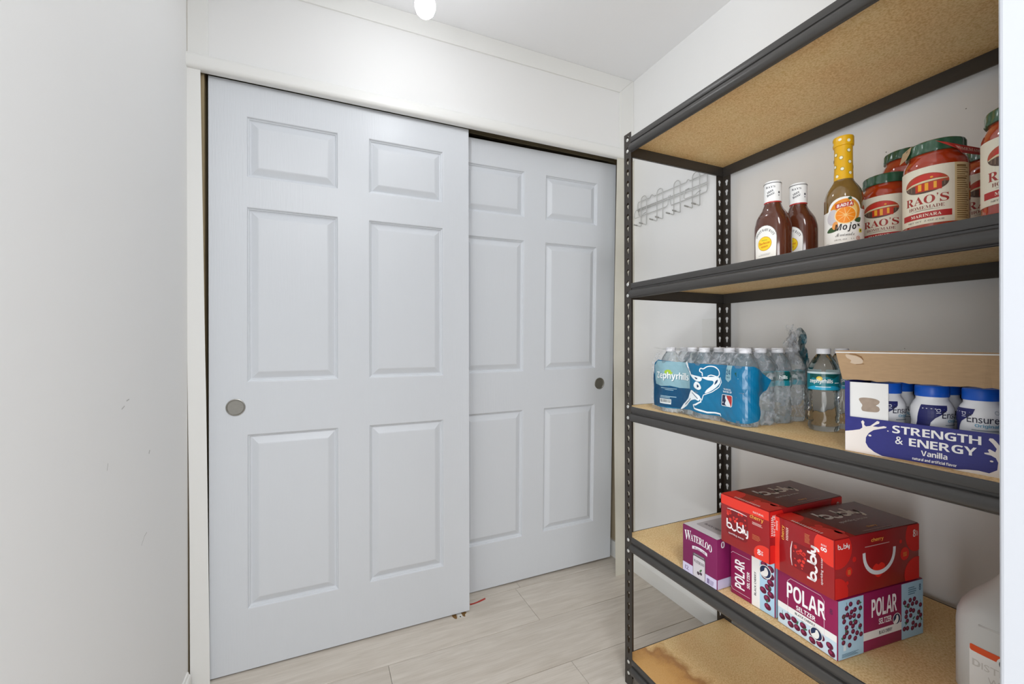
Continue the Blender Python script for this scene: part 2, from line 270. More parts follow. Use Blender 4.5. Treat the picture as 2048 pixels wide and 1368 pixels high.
"c":{"M":[[153,155,148,156,141,152,113,124,81,81,42,22,26,7,17,4,8,8,5,13,7,19,26,26,29,30,30,35,26,44,14,48,3,44,-6,35,-10,22,-8,13,-3,5,5,0,15,-2,30,1,42,11,54,26,107,106,126,128,101,87,84,50,79,35,78,24,79,14,82,6,86,1,92,-1,98,0,110,15,145,78,179,124,190,136,138,44,134,22,135,12,139,5,146,0,154,-2,166,1,180,9,235,59,246,67,240,68,231,64,174,14,160,8,158,10,160,20,213,151,212,155,208,156,200,152,175,129,148,96,121,53,108,28,152,141,155,152]],"a":[[82,74,70,77,59,76,48,72,27,59,12,41,7,31,6,22,8,12,13,5,21,0,31,-2,47,3,62,15,63,8,67,3,72,-1,78,-2,87,0,97,5,121,23,116,28,92,11,90,14,120,77,92,76,87,66],[77,69,81,64,82,61,80,53,64,26,54,15,45,7,36,4,31,8,31,16,42,39,58,61,69,69]],"r":[[42,82,35,80,30,62,14,47,18,42,38,60,55,61,39,47,29,31,25,17,27,10,32,4,40,0,50,-2,64,2,88,23,84,28,61,9,55,9,55,15,80,56,79,61,72,67,46,72,43,75]],"i":[[72,115,66,114,60,111,57,107,56,102,57,97,63,91,74,92,79,95,83,99,84,104,83,109,80,112],[75,77,40,75,13,47,18,42,31,55,14,21,13,15,18,2,32,-2,40,-1,58,10,72,23,68,28,44,9,40,8,39,10]],"n":[[113,76,106,77,87,70,64,49,65,60,62,72,55,76,46,74,26,59,14,47,19,42,35,58,38,58,36,52,0,-2,37,0,70,43,94,65,103,69,104,67,81,38,75,25,75,11,79,4,85,0,96,-1,117,11,130,23,125,28,99,8,97,10,120,44,124,56,122,65,119,72]],"d":[[163,146,132,144,90,66,83,74,70,77,60,76,38,67,19,51,12,42,8,32,6,23,8,12,14,5,22,0,32,-2,49,3,65,16,66,8,70,3,77,0,85,-2,94,0,113,13,124,23,119,28,102,13,92,8,90,9,90,14],[77,70,82,68,84,62,82,53,70,32,50,10,39,5,33,7,32,12,33,20,56,54,67,66]],"e":[[76,76,68,77,58,76,36,66,17,51,10,42,6,33,4,25,7,15,14,6,24,0,38,-2,50,0,63,4,77,12,89,23,85,28,73,18,61,11,50,7,40,6,34,7,32,11,36,26,64,34,74,39,82,46,88,53,90,60,88,67,83,72],[68,69,71,67,72,62,71,55,62,42,47,34,39,32,54,58,59,64]]},
"r":{"b":[[37,170,15,170,15,6,34,0,56,-2,101,14,116,58,103,99,68,114,52,112,37,104],[37,83,50,92,62,94,85,84,94,55,84,29,60,19,37,22]],"u":[[37,112,15,112,15,42,26,9,54,-2,71,2,87,14,87,0,109,0,109,112,87,112,87,32,75,20,60,16,43,23,37,41]],"l":[[38,170,16,170,16,0,38,0]],"y":[[25,112,0,112,44,24,5,-58,30,-58,110,112,84,112,56,49]],"E":[[19,170,19,0,118,0,118,22,43,22,43,75,113,75,113,97,43,97,43,148,116,148,116,170]],"n":[[99,103,72,114,53,110,38,98,38,112,15,112,15,0,38,0,38,80,52,93,66,97,82,89,88,70,88,0,110,0,110,69]],"s":[[64,112,48,114,21,106,11,84,37,51,64,30,59,21,47,17,31,21,10,32,10,8,30,0,49,-2,76,7,86,31,81,46,61,62,40,76,34,85,38,92,48,95,63,92,81,83,81,105]],"r":[[86,111,72,114,57,108,40,86,40,112,17,112,17,0,40,0,40,59,47,83,67,93,77,90,88,82,99,102]],"e":[[98,99,63,114,25,99,10,58,24,16,65,-2,89,1,110,11,110,32,90,23,70,19,45,28,32,53,112,53],[63,95,82,88,90,68,33,68,43,88]],"O":[[103,173,36,147,11,85,36,24,102,-2,170,24,194,85,170,147],[55,132,103,150,150,132,169,85,150,39,103,20,55,39,36,85]],"i":[[38,112,16,112,16,0,38,0],[37,156,28,160,18,156,14,146,18,137,28,133,37,137,41,146]],"g":[[105,112,59,112,23,102,10,74,12,62,16,52,24,44,35,38,22,32,17,22,20,15,28,8,7,-4,0,-24,15,-48,52,-58,91,-48,105,-22,98,-3,72,10,47,16,38,24,55,34,84,45,91,56,94,70,91,83,82,95,105,95],[37,87,52,93,68,87,74,73,68,58,52,52,36,58,30,73],[46,-6,70,-9,83,-24,75,-35,52,-40,29,-35,21,-22,28,-10]],"a":[[75,106,46,114,25,111,9,99,9,75,26,89,44,94,59,89,64,74,64,68,45,61,19,49,6,25,14,6,34,-2,49,1,64,9,70,0,81,-2,91,0,103,6,103,20,91,14,88,15,87,20,87,78],[40,45,64,56,64,23,55,16,45,14,34,18,29,29]],"p":[[14,112,14,-58,36,-58,36,3,48,-1,59,-2,100,14,116,55,100,98,53,112],[36,92,57,92,84,83,93,56,83,28,58,18,47,19,36,23]],"t":[[42,112,42,136,0,95,20,92,20,33,29,8,56,-2,69,0,83,5,83,26,70,20,58,18,47,21,42,35,42,92,77,92,77,112]],"k":[[115,112,88,112,39,57,95,0,125,0,67,57],[38,170,16,170,16,0,38,0]],"w":[[24,112,0,112,50,-2,57,-2,90,76,123,-2,130,-2,180,112,156,112,127,44,98,112,82,112,53,44]],"o":[[112,98,68,114,26,98,9,57,26,15,68,-2,112,14,129,57],[68,94,95,84,106,57,96,28,68,18,42,29,32,57,42,84]],"c":[[83,112,66,114,25,98,10,54,26,14,67,-2,86,0,101,4,101,26,85,21,71,19,43,29,33,56,43,84,67,94,82,92,98,83,98,107]],"'":[[34,179,12,179,12,150,18,116,29,116,34,150]],"&":[[101,157,72,167,40,157,28,128,34,107,47,88,18,66,7,38,20,9,50,-2,75,3,104,23,124,0,155,0,120,40,137,63,148,85,124,85,116,70,106,57,82,85,105,107,113,130],[57,142,70,146,84,142,90,129,86,116,68,101,57,114,52,130],[39,56,61,72,89,40,71,26,52,20,38,26,32,38]],"+":[[83,147,63,147,63,98,14,98,14,78,63,78,63,29,83,29,83,78,132,78,132,98,83,98]],"!":[[44,164,34,173,23,164,20,136,21,109,30,54,34,50,38,54,47,121,48,136],[45,23,34,28,23,23,19,13,23,2,34,-2,45,2,49,13]],"%":[[150,173,132,173,20,-2,38,-2],[71,161,44,172,18,161,6,134,18,107,44,96,71,107,83,134],[31,148,44,154,58,148,64,134,58,120,44,114,31,120,25,134],[152,63,126,74,98,63,87,36,98,9,126,-2,152,9,164,36],[112,50,126,56,140,50,145,36,140,22,126,16,112,22,106,36]],"M":[[41,170,18,170,18,0,43,0,43,133,96,67,100,67,152,133,153,0,177,0,177,170,154,170,98,100]],"d":[[113,170,90,170,90,110,78,113,67,114,27,99,11,59,26,16,66,0,113,0],[80,94,90,90,90,19,68,19,41,29,34,56,44,84,70,94]],"f":[[74,170,49,172,32,162,22,146,18,112,2,112,2,92,18,92,18,0,40,0,40,92,60,92,60,112,40,112,40,123,45,143,64,151,74,149]],"h":[[38,170,15,170,15,0,38,0,38,80,52,93,66,97,82,89,88,70,88,0,110,0,110,69,99,103,72,114,53,110,38,98]],"0":[[62,173,23,149,8,85,23,22,62,-2,102,22,118,85,102,149],[40,132,62,150,85,132,93,85,85,38,62,21,40,38,32,85]],"1":[[75,170,50,170,50,0,75,0]],"2":[[90,158,52,173,32,169,12,156,12,126,32,144,50,149,71,140,80,117,77,98,68,80,40,40,8,2,116,0,116,23,51,23,92,78,104,120]],"4":[[100,173,89,173,3,67,3,56,75,56,75,0,100,0,100,56,118,56,118,78,100,78],[74,126,75,78,36,78]],"8":[[100,159,64,173,27,159,12,124,17,103,32,87,14,70,8,46,24,12,63,-2,101,12,117,46,111,70,93,87,109,104,114,123],[44,143,64,150,83,142,90,124,82,106,63,98,44,106,36,124],[41,68,63,75,84,67,92,48,85,29,62,21,41,29,32,48]],"Z":[[158,170,11,170,11,148,112,148,4,0,158,0,158,22,49,22]],"W":[[24,170,0,170,69,-2,74,-2,130,138,186,-2,191,-2,260,170,236,170,190,53,142,170,119,170,72,53]],".":[[38,23,27,28,17,23,12,13,17,2,27,-2,38,2,42,13]],"R":[[19,170,19,0,44,0,44,74,54,74,73,68,99,35,122,0,151,0,110,62,90,81,111,97,118,123,103,158,62,170],[44,150,60,150,85,143,93,124,86,105,60,96,44,96]],"A":[[90,172,73,172,0,0,25,0,46,50,119,50,142,0,167,0],[56,72,82,134,109,72]],"I":[[44,170,19,170,19,0,44,0]],"T":[[147,170,4,170,4,148,63,148,63,0,88,0,88,148,147,148]],"N":[[38,170,18,170,18,0,42,0,42,131,156,0,176,0,176,170,154,170,154,38]],"L":[[43,170,18,170,18,0,120,0,120,22,43,22]],"C":[[133,169,106,173,38,147,12,83,34,27,104,-2,139,2,166,13,166,40,136,25,106,20,56,38,37,85,57,132,105,150,134,146,164,132,164,159]],"S":[[81,170,62,173,24,160,10,127,47,80,84,41,77,27,56,20,32,26,11,44,11,14,33,2,59,-2,93,11,106,44,70,95,33,130,40,145,60,151,79,147,100,133,100,161]],"H":[[43,170,19,170,19,0,43,0,43,74,139,74,139,0,163,0,163,170,139,170,139,96,43,96]]}}

def ell(cx, cy, rx, ry=None, n=28, a0=0.0, tilt=0.0):
    ry = rx if ry is None else ry
    ct, st = math.cos(tilt), math.sin(tilt)
    out = []
    for i in range(n):
        t = a0 + 2 * PI * i / n
        x, y = rx * math.cos(t), ry * math.sin(t)
        out.append((cx + x * ct - y * st, cy + x * st + y * ct))
    return [[out]]

def ring2(cx, cy, rx, ry, w, n=32):
    return [[ell(cx, cy, rx, ry, n)[0][0], ell(cx, cy, rx - w, ry - w, n)[0][0]]]

def rect(x0, y0, x1, y1):
    return [[[(x0, y0), (x1, y0), (x1, y1), (x0, y1)]]]

def rrect(x0, y0, x1, y1, r, n=4):
    pts = []
    for cx, cy, a in ((x1 - r, y0 + r, -PI / 2), (x1 - r, y1 - r, 0), (x0 + r, y1 - r, PI / 2), (x0 + r, y0 + r, PI)):
        for i in range(n + 1):
            t = a + PI / 2 * i / n
            pts.append((cx + r * math.cos(t), cy + r * math.sin(t)))
    return [[pts]]

def poly(*pts):
    return [[list(pts)]]

def smooth(pts, k=5):
    """closed Catmull-Rom through the points"""
    n = len(pts)
    out = []
    for i in range(n):
        p0, p1, p2, p3 = pts[i - 1], pts[i], pts[(i + 1) % n], pts[(i + 2) % n]
        for j in range(k):
            t = j / k
            out.append(tuple(0.5 * (2 * p1[d] + (p2[d] - p0[d]) * t + (2 * p0[d] - 5 * p1[d] + 4 * p2[d] - p3[d]) * t * t
                                    + (3 * p1[d] - p0[d] - 3 * p2[d] + p3[d]) * t ** 3) for d in (0, 1)))
    return out

def blob(*pts):
    return [[smooth(list(pts))]]

def stroke(pts, w):
    """open poly-line of width w (or a width per point) as one outline"""
    n = len(pts)
    L, R = [], []
    for i, p in enumerate(pts):
        a, b = pts[max(i - 1, 0)], pts[min(i + 1, n - 1)]
        dx, dy = b[0] - a[0], b[1] - a[1]
        d = math.hypot(dx, dy) or 1
        ww = (w[i] if isinstance(w, (list, tuple)) else w) / 2
        L.append((p[0] - dy / d * ww, p[1] + dx / d * ww))
        R.append((p[0] + dy / d * ww, p[1] - dx / d * ww))
    return [[L + R[::-1]]]

def raw_text(s, style):
    x = 0.0
    prev = ''
    out = []
    for ch in s:
        if ch == ' ':
            x += 55
            prev = ''
            continue
        g = GLYPH[style].get(ch) or GLYPH['b'].get(ch) or GLYPH['r'].get(ch)
        if g is None:
            x += 60
            continue
        xs = [c[0::2] for c in g]
        lo, hi = min(min(q) for q in xs), max(max(q) for q in xs)
        sh = []
        x -= lo
        if prev and (prev in 'AVTYWLPry' or ch in 'AVTYWvwy') and prev not in 'HINM': x -= 7
        for c in g:
            sh.append([(x + c[i], c[i + 1]) for i in range(0, len(c), 2)])
        # separate solids into outer + holes by signed area
        def area(q): return sum(q[i - 1][0] * q[i][1] - q[i][0] * q[i - 1][1] for i in range(len(q)))
        sh.sort(key=lambda q: -abs(area(q)))
        sgn = area(sh[0]) > 0
        outs = [[q] for q in sh if (area(q) > 0) == sgn]
        for q in sh:
            if (area(q) > 0) != sgn:
                best = outs[0]
                for o_ in outs:
                    xs_ = [p[0] for p in o_[0]]
                    ys_ = [p[1] for p in o_[0]]
                    if min(xs_) <= q[0][0] <= max(xs_) and min(ys_) <= q[0][1] <= max(ys_):
                        best = o_
                best.append(q)
        out += outs
        x += hi + (18 if style in 'br' else 10)
        prev = ch
    return out

def tx(s, style, x0, y0, x1, y1, rot=False, slant=0.0):
    """text whose bounding box fills the rectangle; rot: reads bottom to top"""
    sh = raw_text(s, style)
    P = [p for c in sh for q in c for p in q]
    a0, a1 = min(p[0] for p in P), max(p[0] for p in P)
    b0, b1 = min(p[1] for p in P), max(p[1] for p in P)
    def m(p):
        a, b = (p[0] - a0) / (a1 - a0), (p[1] - b0) / (b1 - b0)
        if rot:
            return (x1 - b * (x1 - x0), y0 + a * (y1 - y0))
        return (x0 + a * (x1 - x0), y0 + b * (y1 - y0) + slant * a)
    return [[[m(p) for p in q] for q in c] for c in sh]

def warp(shapes, fn):
    return [[[fn(*p) for p in q] for q in c] for c in shapes]

def turn(shapes, cx, cy, a):
    ca, sa = math.cos(a), math.sin(a)
    return warp(shapes, lambda x, y: (cx + (x - cx) * ca - (y - cy) * sa, cy + (x - cx) * sa + (y - cy) * ca))

def lines(x0, y0, x1, y1, n, duty=0.5, jit=0.0):
    """n thin text-like bars"""
    out = []
    h = (y1 - y0) / n
    for i in range(n):
        e = x1 - random.random() * jit * (x1 - x0)
        out += rect(x0, y0 + i * h, e, y0 + i * h + h * duty)
    return out

class Face:
    """a surface the print lies on: fn(u, v, h) -> point; step: cut width for curved surfaces"""
    def __init__(self, fn, step=0.0, vstep=0.0):
        self.fn = fn
        self.step = step
        self.vstep = vstep

def flat(o, u, v):
    o, u, v = Vector(o), Vector(u), Vector(v)
    n = u.cross(v)
    return Face(lambda a, b, h: o + u * a + v * b + n * h)

def cyl(R, th0, step=0.004, c=(0, 0)):
    return Face(lambda a, b, h: Vector((c[0] + (R + h) * math.cos(th0 + a / R), c[1] + (R + h) * math.sin(th0 + a / R), b)), step)

LAYER = 0.00018
def ink(parent, face, name, m, shapes, layer=1, clip=None):
    """print the shapes; small marks of one colour stay one part, every large one becomes a part of its own"""
    if len(shapes) > 1 and 'lettering' not in name:
        def big(c):
            xs = [p[0] for p in c[0]]; ys = [p[1] for p in c[0]]
            return name == 'batter_print' or (name == 'leaf_print' and len(shapes) < 5) or max(xs) - min(xs) > 0.013 and max(ys) - min(ys) > 0.011
        large = [c for c in shapes if big(c)]
        if large:
            rest = [c for c in shapes if not big(c)]
            for c in large: o = ink1(parent, face, name, m, [c], layer, clip)
            return ink1(parent, face, name, m, rest, layer, clip) if rest else o
    return ink1(parent, face, name, m, shapes, layer, clip)

def ink1(parent, face, name, m, shapes, layer=1, clip=None):
    bm = bmesh.new()
    for c in shapes:
        flatp = [p for q in c for p in q]
        try:
            tris = tessellate_polygon([[Vector((p[0], p[1], 0)) for p in q] for q in c])
        except Exception:
            continue
        vs = [bm.verts.new((p[0], p[1], 0)) for p in flatp]
        for t in tris:
            try:
                bm.faces.new([vs[i] for i in t])
            except ValueError:
                pass
    def cut(co, no, **k):
        bmesh.ops.bisect_plane(bm, geom=bm.verts[:] + bm.edges[:] + bm.faces[:], dist=1e-7, plane_co=co, plane_no=no, **k)
    if clip:
        x0, y0, x1, y1 = clip
        cut((x0, 0, 0), (1, 0, 0), clear_inner=True)
        cut((x1, 0, 0), (1, 0, 0), clear_outer=True)
        cut((0, y0, 0), (0, 1, 0), clear_inner=True)
        cut((0, y1, 0), (0, 1, 0), clear_outer=True)
    if bm.verts:
        for ax, st in ((0, face.step), (1, face.vstep)):
            if st:
                lo_, hi_ = min(v.co[ax] for v in bm.verts), max(v.co[ax] for v in bm.verts)
                k = math.floor(lo_ / st) + 1
                while k * st < hi_:
                    n_ = [0, 0, 0]
                    n_[ax] = 1
                    cut([q * k * st for q in n_], n_)
                    k += 1
    h = layer * LAYER
    for v in bm.verts:
        v.co = face.fn(v.co.x, v.co.y, h)
    me = bpy.data.meshes.new(name)
    bm.to_mesh(me)
    bm.free()
    me.materials.append(m)
    o = bpy.data.objects.new(name, me)
    COL.objects.link(o)
    o.parent = parent
    return o

# ------------------------------------------------------------------ materials
WALL = mat('wall_paint', (243, 243, 242), 0.6)
CEIL = mat('ceiling_paint', (246, 247, 249), 0.7)
TRIM = mat('trim_paint', (242, 242, 239), 0.38)
RAWJ = mat('old_cream_trim_paint', (222, 219, 206), 0.45, var=(9, 0.06))
CLOSET = mat('closet_beige_paint', (196, 180, 152), 0.7, var=(6, 0.12))
DOOR = mat('door_paint', (224, 228, 233), 0.36, bump=(34, 0.22, (6, 6, 0.35)))
DOORP = mat('door_panel_paint', (224, 228, 233), 0.36, bump=(30, 0.12, (6, 6, 0.5)))
NICKEL = mat('brushed_nickel', (176, 174, 168), 0.38, 1.0, var=(60, 0.12, (1, 1, 14)))
STEEL = mat('black_powder_coat', (62, 60, 58), 0.33, 0.0, 0.65)
STEEL2 = mat('black_powder_coat_post', (58, 53, 48), 0.5, 0.0, 0.5)
ZINC = mat('zinc_rivet', (214, 214, 210), 0.35, 0.6)
BRONZE = mat('bronze_track', (122, 112, 90), 0.4, 0.3)
WIRE = mat('white_coated_wire', (204, 204, 202), 0.35)
CHROME = mat('chrome_guide', (226, 224, 218), 0.25, 0.25)

def particle_board(name, stain=False):
    m = bpy.data.materials.new(name)
    m.use_nodes = True
    nt = m.node_tree
    N, L = nt.nodes, nt.links
    b = N['Principled BSDF']
    b.inputs['Roughness'].default_value = 0.6
    tc = N.new('ShaderNodeTexCoord')
    n1 = N.new('ShaderNodeTexNoise'); n1.inputs['Scale'].default_value = 260; n1.inputs['Detail'].default_value = 3
    n2 = N.new('ShaderNodeTexNoise'); n2.inputs['Scale'].default_value = 9; n2.inputs['Detail'].default_value = 3
    v = N.new('ShaderNodeTexVoronoi'); v.inputs['Scale'].default_value = 190
    r1 = N.new('ShaderNodeValToRGB')
    r1.color_ramp.elements[0].position = 0.33; r1.color_ramp.elements[0].color = rgb((224, 183, 118))
    r1.color_ramp.elements[1].position = 0.62; r1.color_ramp.elements[1].color = rgb((248, 216, 162))
    r2 = N.new('ShaderNodeValToRGB')
    r2.color_ramp.elements[0].position = 0.0; r2.color_ramp.elements[0].color = (0.80, 0.78, 0.74, 1)
    r2.color_ramp.elements[1].position = 0.16
    mx = N.new('ShaderNodeMixRGB'); mx.blend_type = 'MULTIPLY'; mx.inputs[0].default_value = 0.7
    mx2 = N.new('ShaderNodeMixRGB'); mx2.blend_type = 'OVERLAY'; mx2.inputs[0].default_value = 0.25
    for n in (n1, n2, v): L.new(tc.outputs['Object'], n.inputs['Vector'])
    L.new(n1.outputs['Fac'], r1.inputs[0]); L.new(v.outputs['Distance'], r2.inputs[0])
    L.new(r1.outputs[0], mx.inputs[1]); L.new(r2.outputs[0], mx.inputs[2])
    L.new(mx.outputs[0], mx2.inputs[1]); L.new(n2.outputs['Fac'], mx2.inputs[2])
    last = mx2.outputs[0]
    if stain:
        # dried spill with a darker tide line, at the far front corner of the board
        mp = N.new('ShaderNodeMapping'); mp.inputs['Location'].default_value = (-0.02, 0.10, 0)
        sep = N.new('ShaderNodeSeparateXYZ')
        n3 = N.new('ShaderNodeTexNoise'); n3.inputs['Scale'].default_value = 16; n3.inputs['Detail'].default_value = 6
        L.new(tc.outputs['Object'], n3.inputs['Vector'])
        sub = N.new('ShaderNodeVectorMath'); sub.operation = 'DISTANCE'; sub.inputs[1].default_value = (0.0, -0.10, 0.0)
        sc = N.new('ShaderNodeVectorMath'); sc.operation = 'MULTIPLY'; sc.inputs[1].default_value = (1.0, 0.62, 0.0)
        L.new(tc.outputs['Object'], sc.inputs[0]); L.new(sc.outputs[0], sub.inputs[0])
        ad = N.new('ShaderNodeMath'); ad.operation = 'MULTIPLY_ADD'; ad.inputs[1].default_value = 0.13; 
        L.new(n3.outputs['Fac'], ad.inputs[0]); L.new(sub.outputs['Value'], ad.inputs[2])
        rs = N.new('ShaderNodeValToRGB')
        e = rs.color_ramp.elements
        e[0].position = 0.0; e[0].color = rgb((222, 172, 104))
        e[1].position = 1.0; e[1].color = (0, 0, 0, 1)
        for pos, c in ((0.14, (214, 158, 84)), (0.175, (196, 138, 66)), (0.197, (158, 98, 38)), (0.215, (190, 140, 80))):
            q = e.new(pos); q.color = rgb(c)
        rf = N.new('ShaderNodeValToRGB')
        e = rf.color_ramp.elements
        e[0].position = 0.0; e[0].color = (0.75, 0.75, 0.75, 1)
        e[1].position = 0.235; e[1].color = (0, 0, 0, 1)
        q = e.new(0.2); q.color = (0.8, 0.8, 0.8, 1)
        L.new(ad.outputs[0], rs.inputs[0]); L.new(ad.outputs[0], rf.inputs[0])
        m3 = N.new('ShaderNodeMixRGB')
        mm = N.new('ShaderNodeMixRGB'); mm.blend_type = 'MULTIPLY'; mm.inputs[0].default_value = 0.55
        L.new(rs.outputs[0], mm.inputs[1]); L.new(r2.outputs[0], mm.inputs[2])
        L.new(rf.outputs[0], m3.inputs[0]); L.new(last, m3.inputs[1]); L.new(mm.outputs[0], m3.inputs[2])
        last = m3.outputs[0]
    L.new(last, b.inputs['Base Color'])
    return m
BOARD = particle_board('particle_board')
BOARDS = particle_board('stained_particle_board', True)

def plank_material():
    m = bpy.data.materials.new('pale_oak_plank')
    m.use_nodes = True
    nt = m.node_tree
    N, L = nt.nodes, nt.links
    b = N['Principled BSDF']
    b.inputs['Roughness'].default_value = 0.42
    tc = N.new('ShaderNodeTexCoord'); oi = N.new('ShaderNodeObjectInfo')
    ad = N.new('ShaderNodeVectorMath'); ad.operation = 'MULTIPLY_ADD'
    ad.inputs[1].default_value = (1, 1, 1)
    sc = N.new('ShaderNodeVectorMath'); sc.operation = 'SCALE'; sc.inputs['Scale'].default_value = 7.0
    cb = N.new('ShaderNodeCombineXYZ')
    L.new(oi.outputs['Random'], cb.inputs[0]); L.new(oi.outputs['Random'], cb.inputs[1])
    L.new(cb.outputs[0], sc.inputs[0]); L.new(tc.outputs['Object'], ad.inputs[0]); L.new(sc.outputs[0], ad.inputs[2])
    mp = N.new('ShaderNodeMapping'); mp.inputs['Scale'].default_value = (1.6, 16, 1)
    L.new(ad.outputs[0], mp.inputs[0])
    n1 = N.new('ShaderNodeTexNoise'); n1.inputs['Scale'].default_value = 2.2; n1.inputs['Detail'].default_value = 7; n1.inputs['Distortion'].default_value = 0.9
    mp2 = N.new('ShaderNodeMapping'); mp2.inputs['Scale'].default_value = (6, 150, 1)
    L.new(ad.outputs[0], mp2.inputs[0])
    n2 = N.new('ShaderNodeTexNoise'); n2.inputs['Scale'].default_value = 2.0; n2.inputs['Detail'].default_value = 3
    L.new(mp.outputs[0], n1.inputs['Vector']); L.new(mp2.outputs[0], n2.inputs['Vector'])
    r = N.new('ShaderNodeValToRGB')
    e = r.color_ramp.elements
    e[0].position = 0.28; e[0].color = rgb((206, 196, 183))
    e[1].position = 0.72; e[1].color = rgb((226, 218, 207))
    q = e.new(0.5); q.color = rgb((215, 206, 194))
    r2 = N.new('ShaderNodeValToRGB'); r2.color_ramp.elements[0].position = 0.3; r2.color_ramp.elements[0].color = (0.86, 0.85, 0.83, 1); r2.color_ramp.elements[1].position = 0.6
    mx = N.new('ShaderNodeMixRGB'); mx.blend_type = 'MULTIPLY'; mx.inputs[0].default_value = 0.8
    L.new(n1.outputs['Fac'], r.inputs[0]); L.new(n2.outputs['Fac'], r2.inputs[0])
    L.new(r.outputs[0], mx.inputs[1]); L.new(r2.outputs[0], mx.inputs[2])
    hs = N.new('ShaderNodeHueSaturation')
    ma = N.new('ShaderNodeMath'); ma.operation = 'MULTIPLY_ADD'; ma.inputs[1].default_value = 0.10; ma.inputs[2].default_value = 0.95
    L.new(oi.outputs['Random'], ma.inputs[0]); L.new(ma.outputs[0], hs.inputs['Value'])
    L.new(mx.outputs[0], hs.inputs['Color']); L.new(hs.outputs[0], b.inputs['Base Color'])
    bp = N.new('ShaderNodeBump'); bp.inputs['Strength'].default_value = 0.12; bp.inputs['Distance'].default_value = 0.001
    L.new(n2.outputs['Fac'], bp.inputs['Height']); L.new(bp.outputs[0], b.inputs['Normal'])
    return m
PLANK = plank_material()

# ------------------------------------------------------------------ the setting
XL, XR = -0.40, 1.42          # pantry side walls
YD = 1.708                    # wall above the sliding doors
YN0, YN1 = 0.06, 0.195        # wall with the doorway the camera stands in
XN = 0.618
ZC = 2.434
YH = -1.3                     # end of the hall

floor = struct(MB().box(XL - 0.03, YH, -0.06, XR + 0.03, 2.43, -0.008).obj('floor', mat('subfloor', (96, 84, 70), 0.8)))
rows = []
y = 1.805 + 0.245 * 3
joints = {0: 0.55, 1: -0.1, 2: 0.815, 3: 0.212, 4: 0.812, 5: 0.35, 6: 1.02, 7: 0.5}
k = 0
while y > YH:
    # row k lies between y-0.245 and y
    ya, yb = max(y - 0.245, YH), min(y, 2.40)
    row_i = round((1.805 + 0.245 - y) / 0.245)      # 0: first row behind the visible edge
    jx = {1: 0.815, 2: 0.212, 3: 0.812}.get(row_i, 0.1 + 0.37 * (k % 3))
    xs = [XL]
    t = jx - 1.22
    while t < XR:
        if XL + 0.05 < t < XR - 0.03: xs.append(t)
        t += 1.22
    xs.append(XR)
    if yb - ya > 0.02:
        for a, b_ in zip(xs, xs[1:]):
            cx, cy = (a + b_) / 2, (ya + yb) / 2
            hx, hy = (b_ - a) / 2 - 0.0006, (yb - ya) / 2 - 0.0011
            p = MB().box(-hx, -hy, -0.008, hx, hy, 0.0).obj('plank', PLANK, floor, bevel=0.0006, seg=1)
            p.location = (cx, cy, 0)
    y -= 0.245
    k += 1

struct(MB().box(XL - 0.06, YH, ZC, XR + 0.06, 2.43, ZC + 0.05).obj('ceiling', CEIL))
wl = struct(MB().box(XL - 0.05, YN0, 0, XL, 1.7005, ZC).obj('wall_left', WALL))
wr = struct(MB().box(XR, YN0, 0, XR + 0.05, 1.72, ZC).obj('wall_right', WALL))
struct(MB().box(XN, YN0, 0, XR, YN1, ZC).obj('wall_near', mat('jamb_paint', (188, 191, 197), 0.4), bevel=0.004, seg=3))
struct(MB().box(XR, YH, 0, XR + 0.05, YN0, ZC).obj('wall_light_block', WALL))  # unseen wall, added to keep light from the right off the left wall
struct(MB().box(XL, YD, 2.078, XR, 1.83, ZC).obj('wall_back', WALL))
# closet behind the doors
struct(MB().box(XL - 0.05, 2.38, 0, XR + 0.05, 2.43, ZC).obj('wall_closet_rear', CLOSET))
struct(MB().box(XL - 0.05, 1.7005, 0, XL, 2.38, ZC).obj('wall_closet_left', CLOSET))
struct(MB().box(XR, 1.72, 0, XR + 0.05, 2.38, ZC).obj('wall_closet_right', CLOSET))
struct(MB().box(XR - 0.012, 1.75, 0, XR, 2.38, 0.085).obj('baseboard_closet', TRIM))

# trim around and above the doors
def vboard(stations, y0, y1, bev=0.0):
    """upright board with its left and right edge given per height: (z, xl_front, xr_front, xl_back, xr_back)"""
    rs = [[(s[1], y0, s[0]), (s[2], y0, s[0]), (s[4], y1, s[0]), (s[3], y1, s[0])] for s in stations]
    return MB().rings(rs)
# left casing: inner edge leans, outer edge opens a crack towards the floor
struct(vboard([(0, -0.3945, -0.3405, -0.3945, -0.352), (0.5, -0.3955, -0.345, -0.3955, -0.356), (0.95, -0.399, -0.3495, -0.399, -0.36),
               (1.1, -0.40, -0.352, -0.40, -0.362), (2.0355, -0.40, -0.3635, -0.40, -0.372)], 1.70, 1.724).obj('trim_1', TRIM))
# right casing: bowed inner edge, feathered behind so that the sliding door passes
struct(vboard([(0, 1.301, 1.42, 1.33, 1.42), (0.24, 1.3, 1.42, 1.332, 1.42), (0.6, 1.2955, 1.42, 1.328, 1.42), (1.06, 1.292, 1.42, 1.325, 1.42),
               (1.45, 1.3, 1.42, 1.335, 1.42), (2.0355, 1.3155, 1.42, 1.35, 1.42)], 1.70, 1.722).obj('trim_2', RAWJ))
# head casing with a rounded lower edge
hp = [(1.708, 2.084), (1.694, 2.084), (1.6895, 2.080), (1.688, 2.072), (1.688, 2.050), (1.690, 2.042), (1.694, 2.0375), (1.701, 2.0355), (1.716, 2.0355), (1.716, 2.06), (1.708, 2.06)]
struct(MB().prism(hp, 'x', XL, XR).obj('trim_3', TRIM, smooth=True))
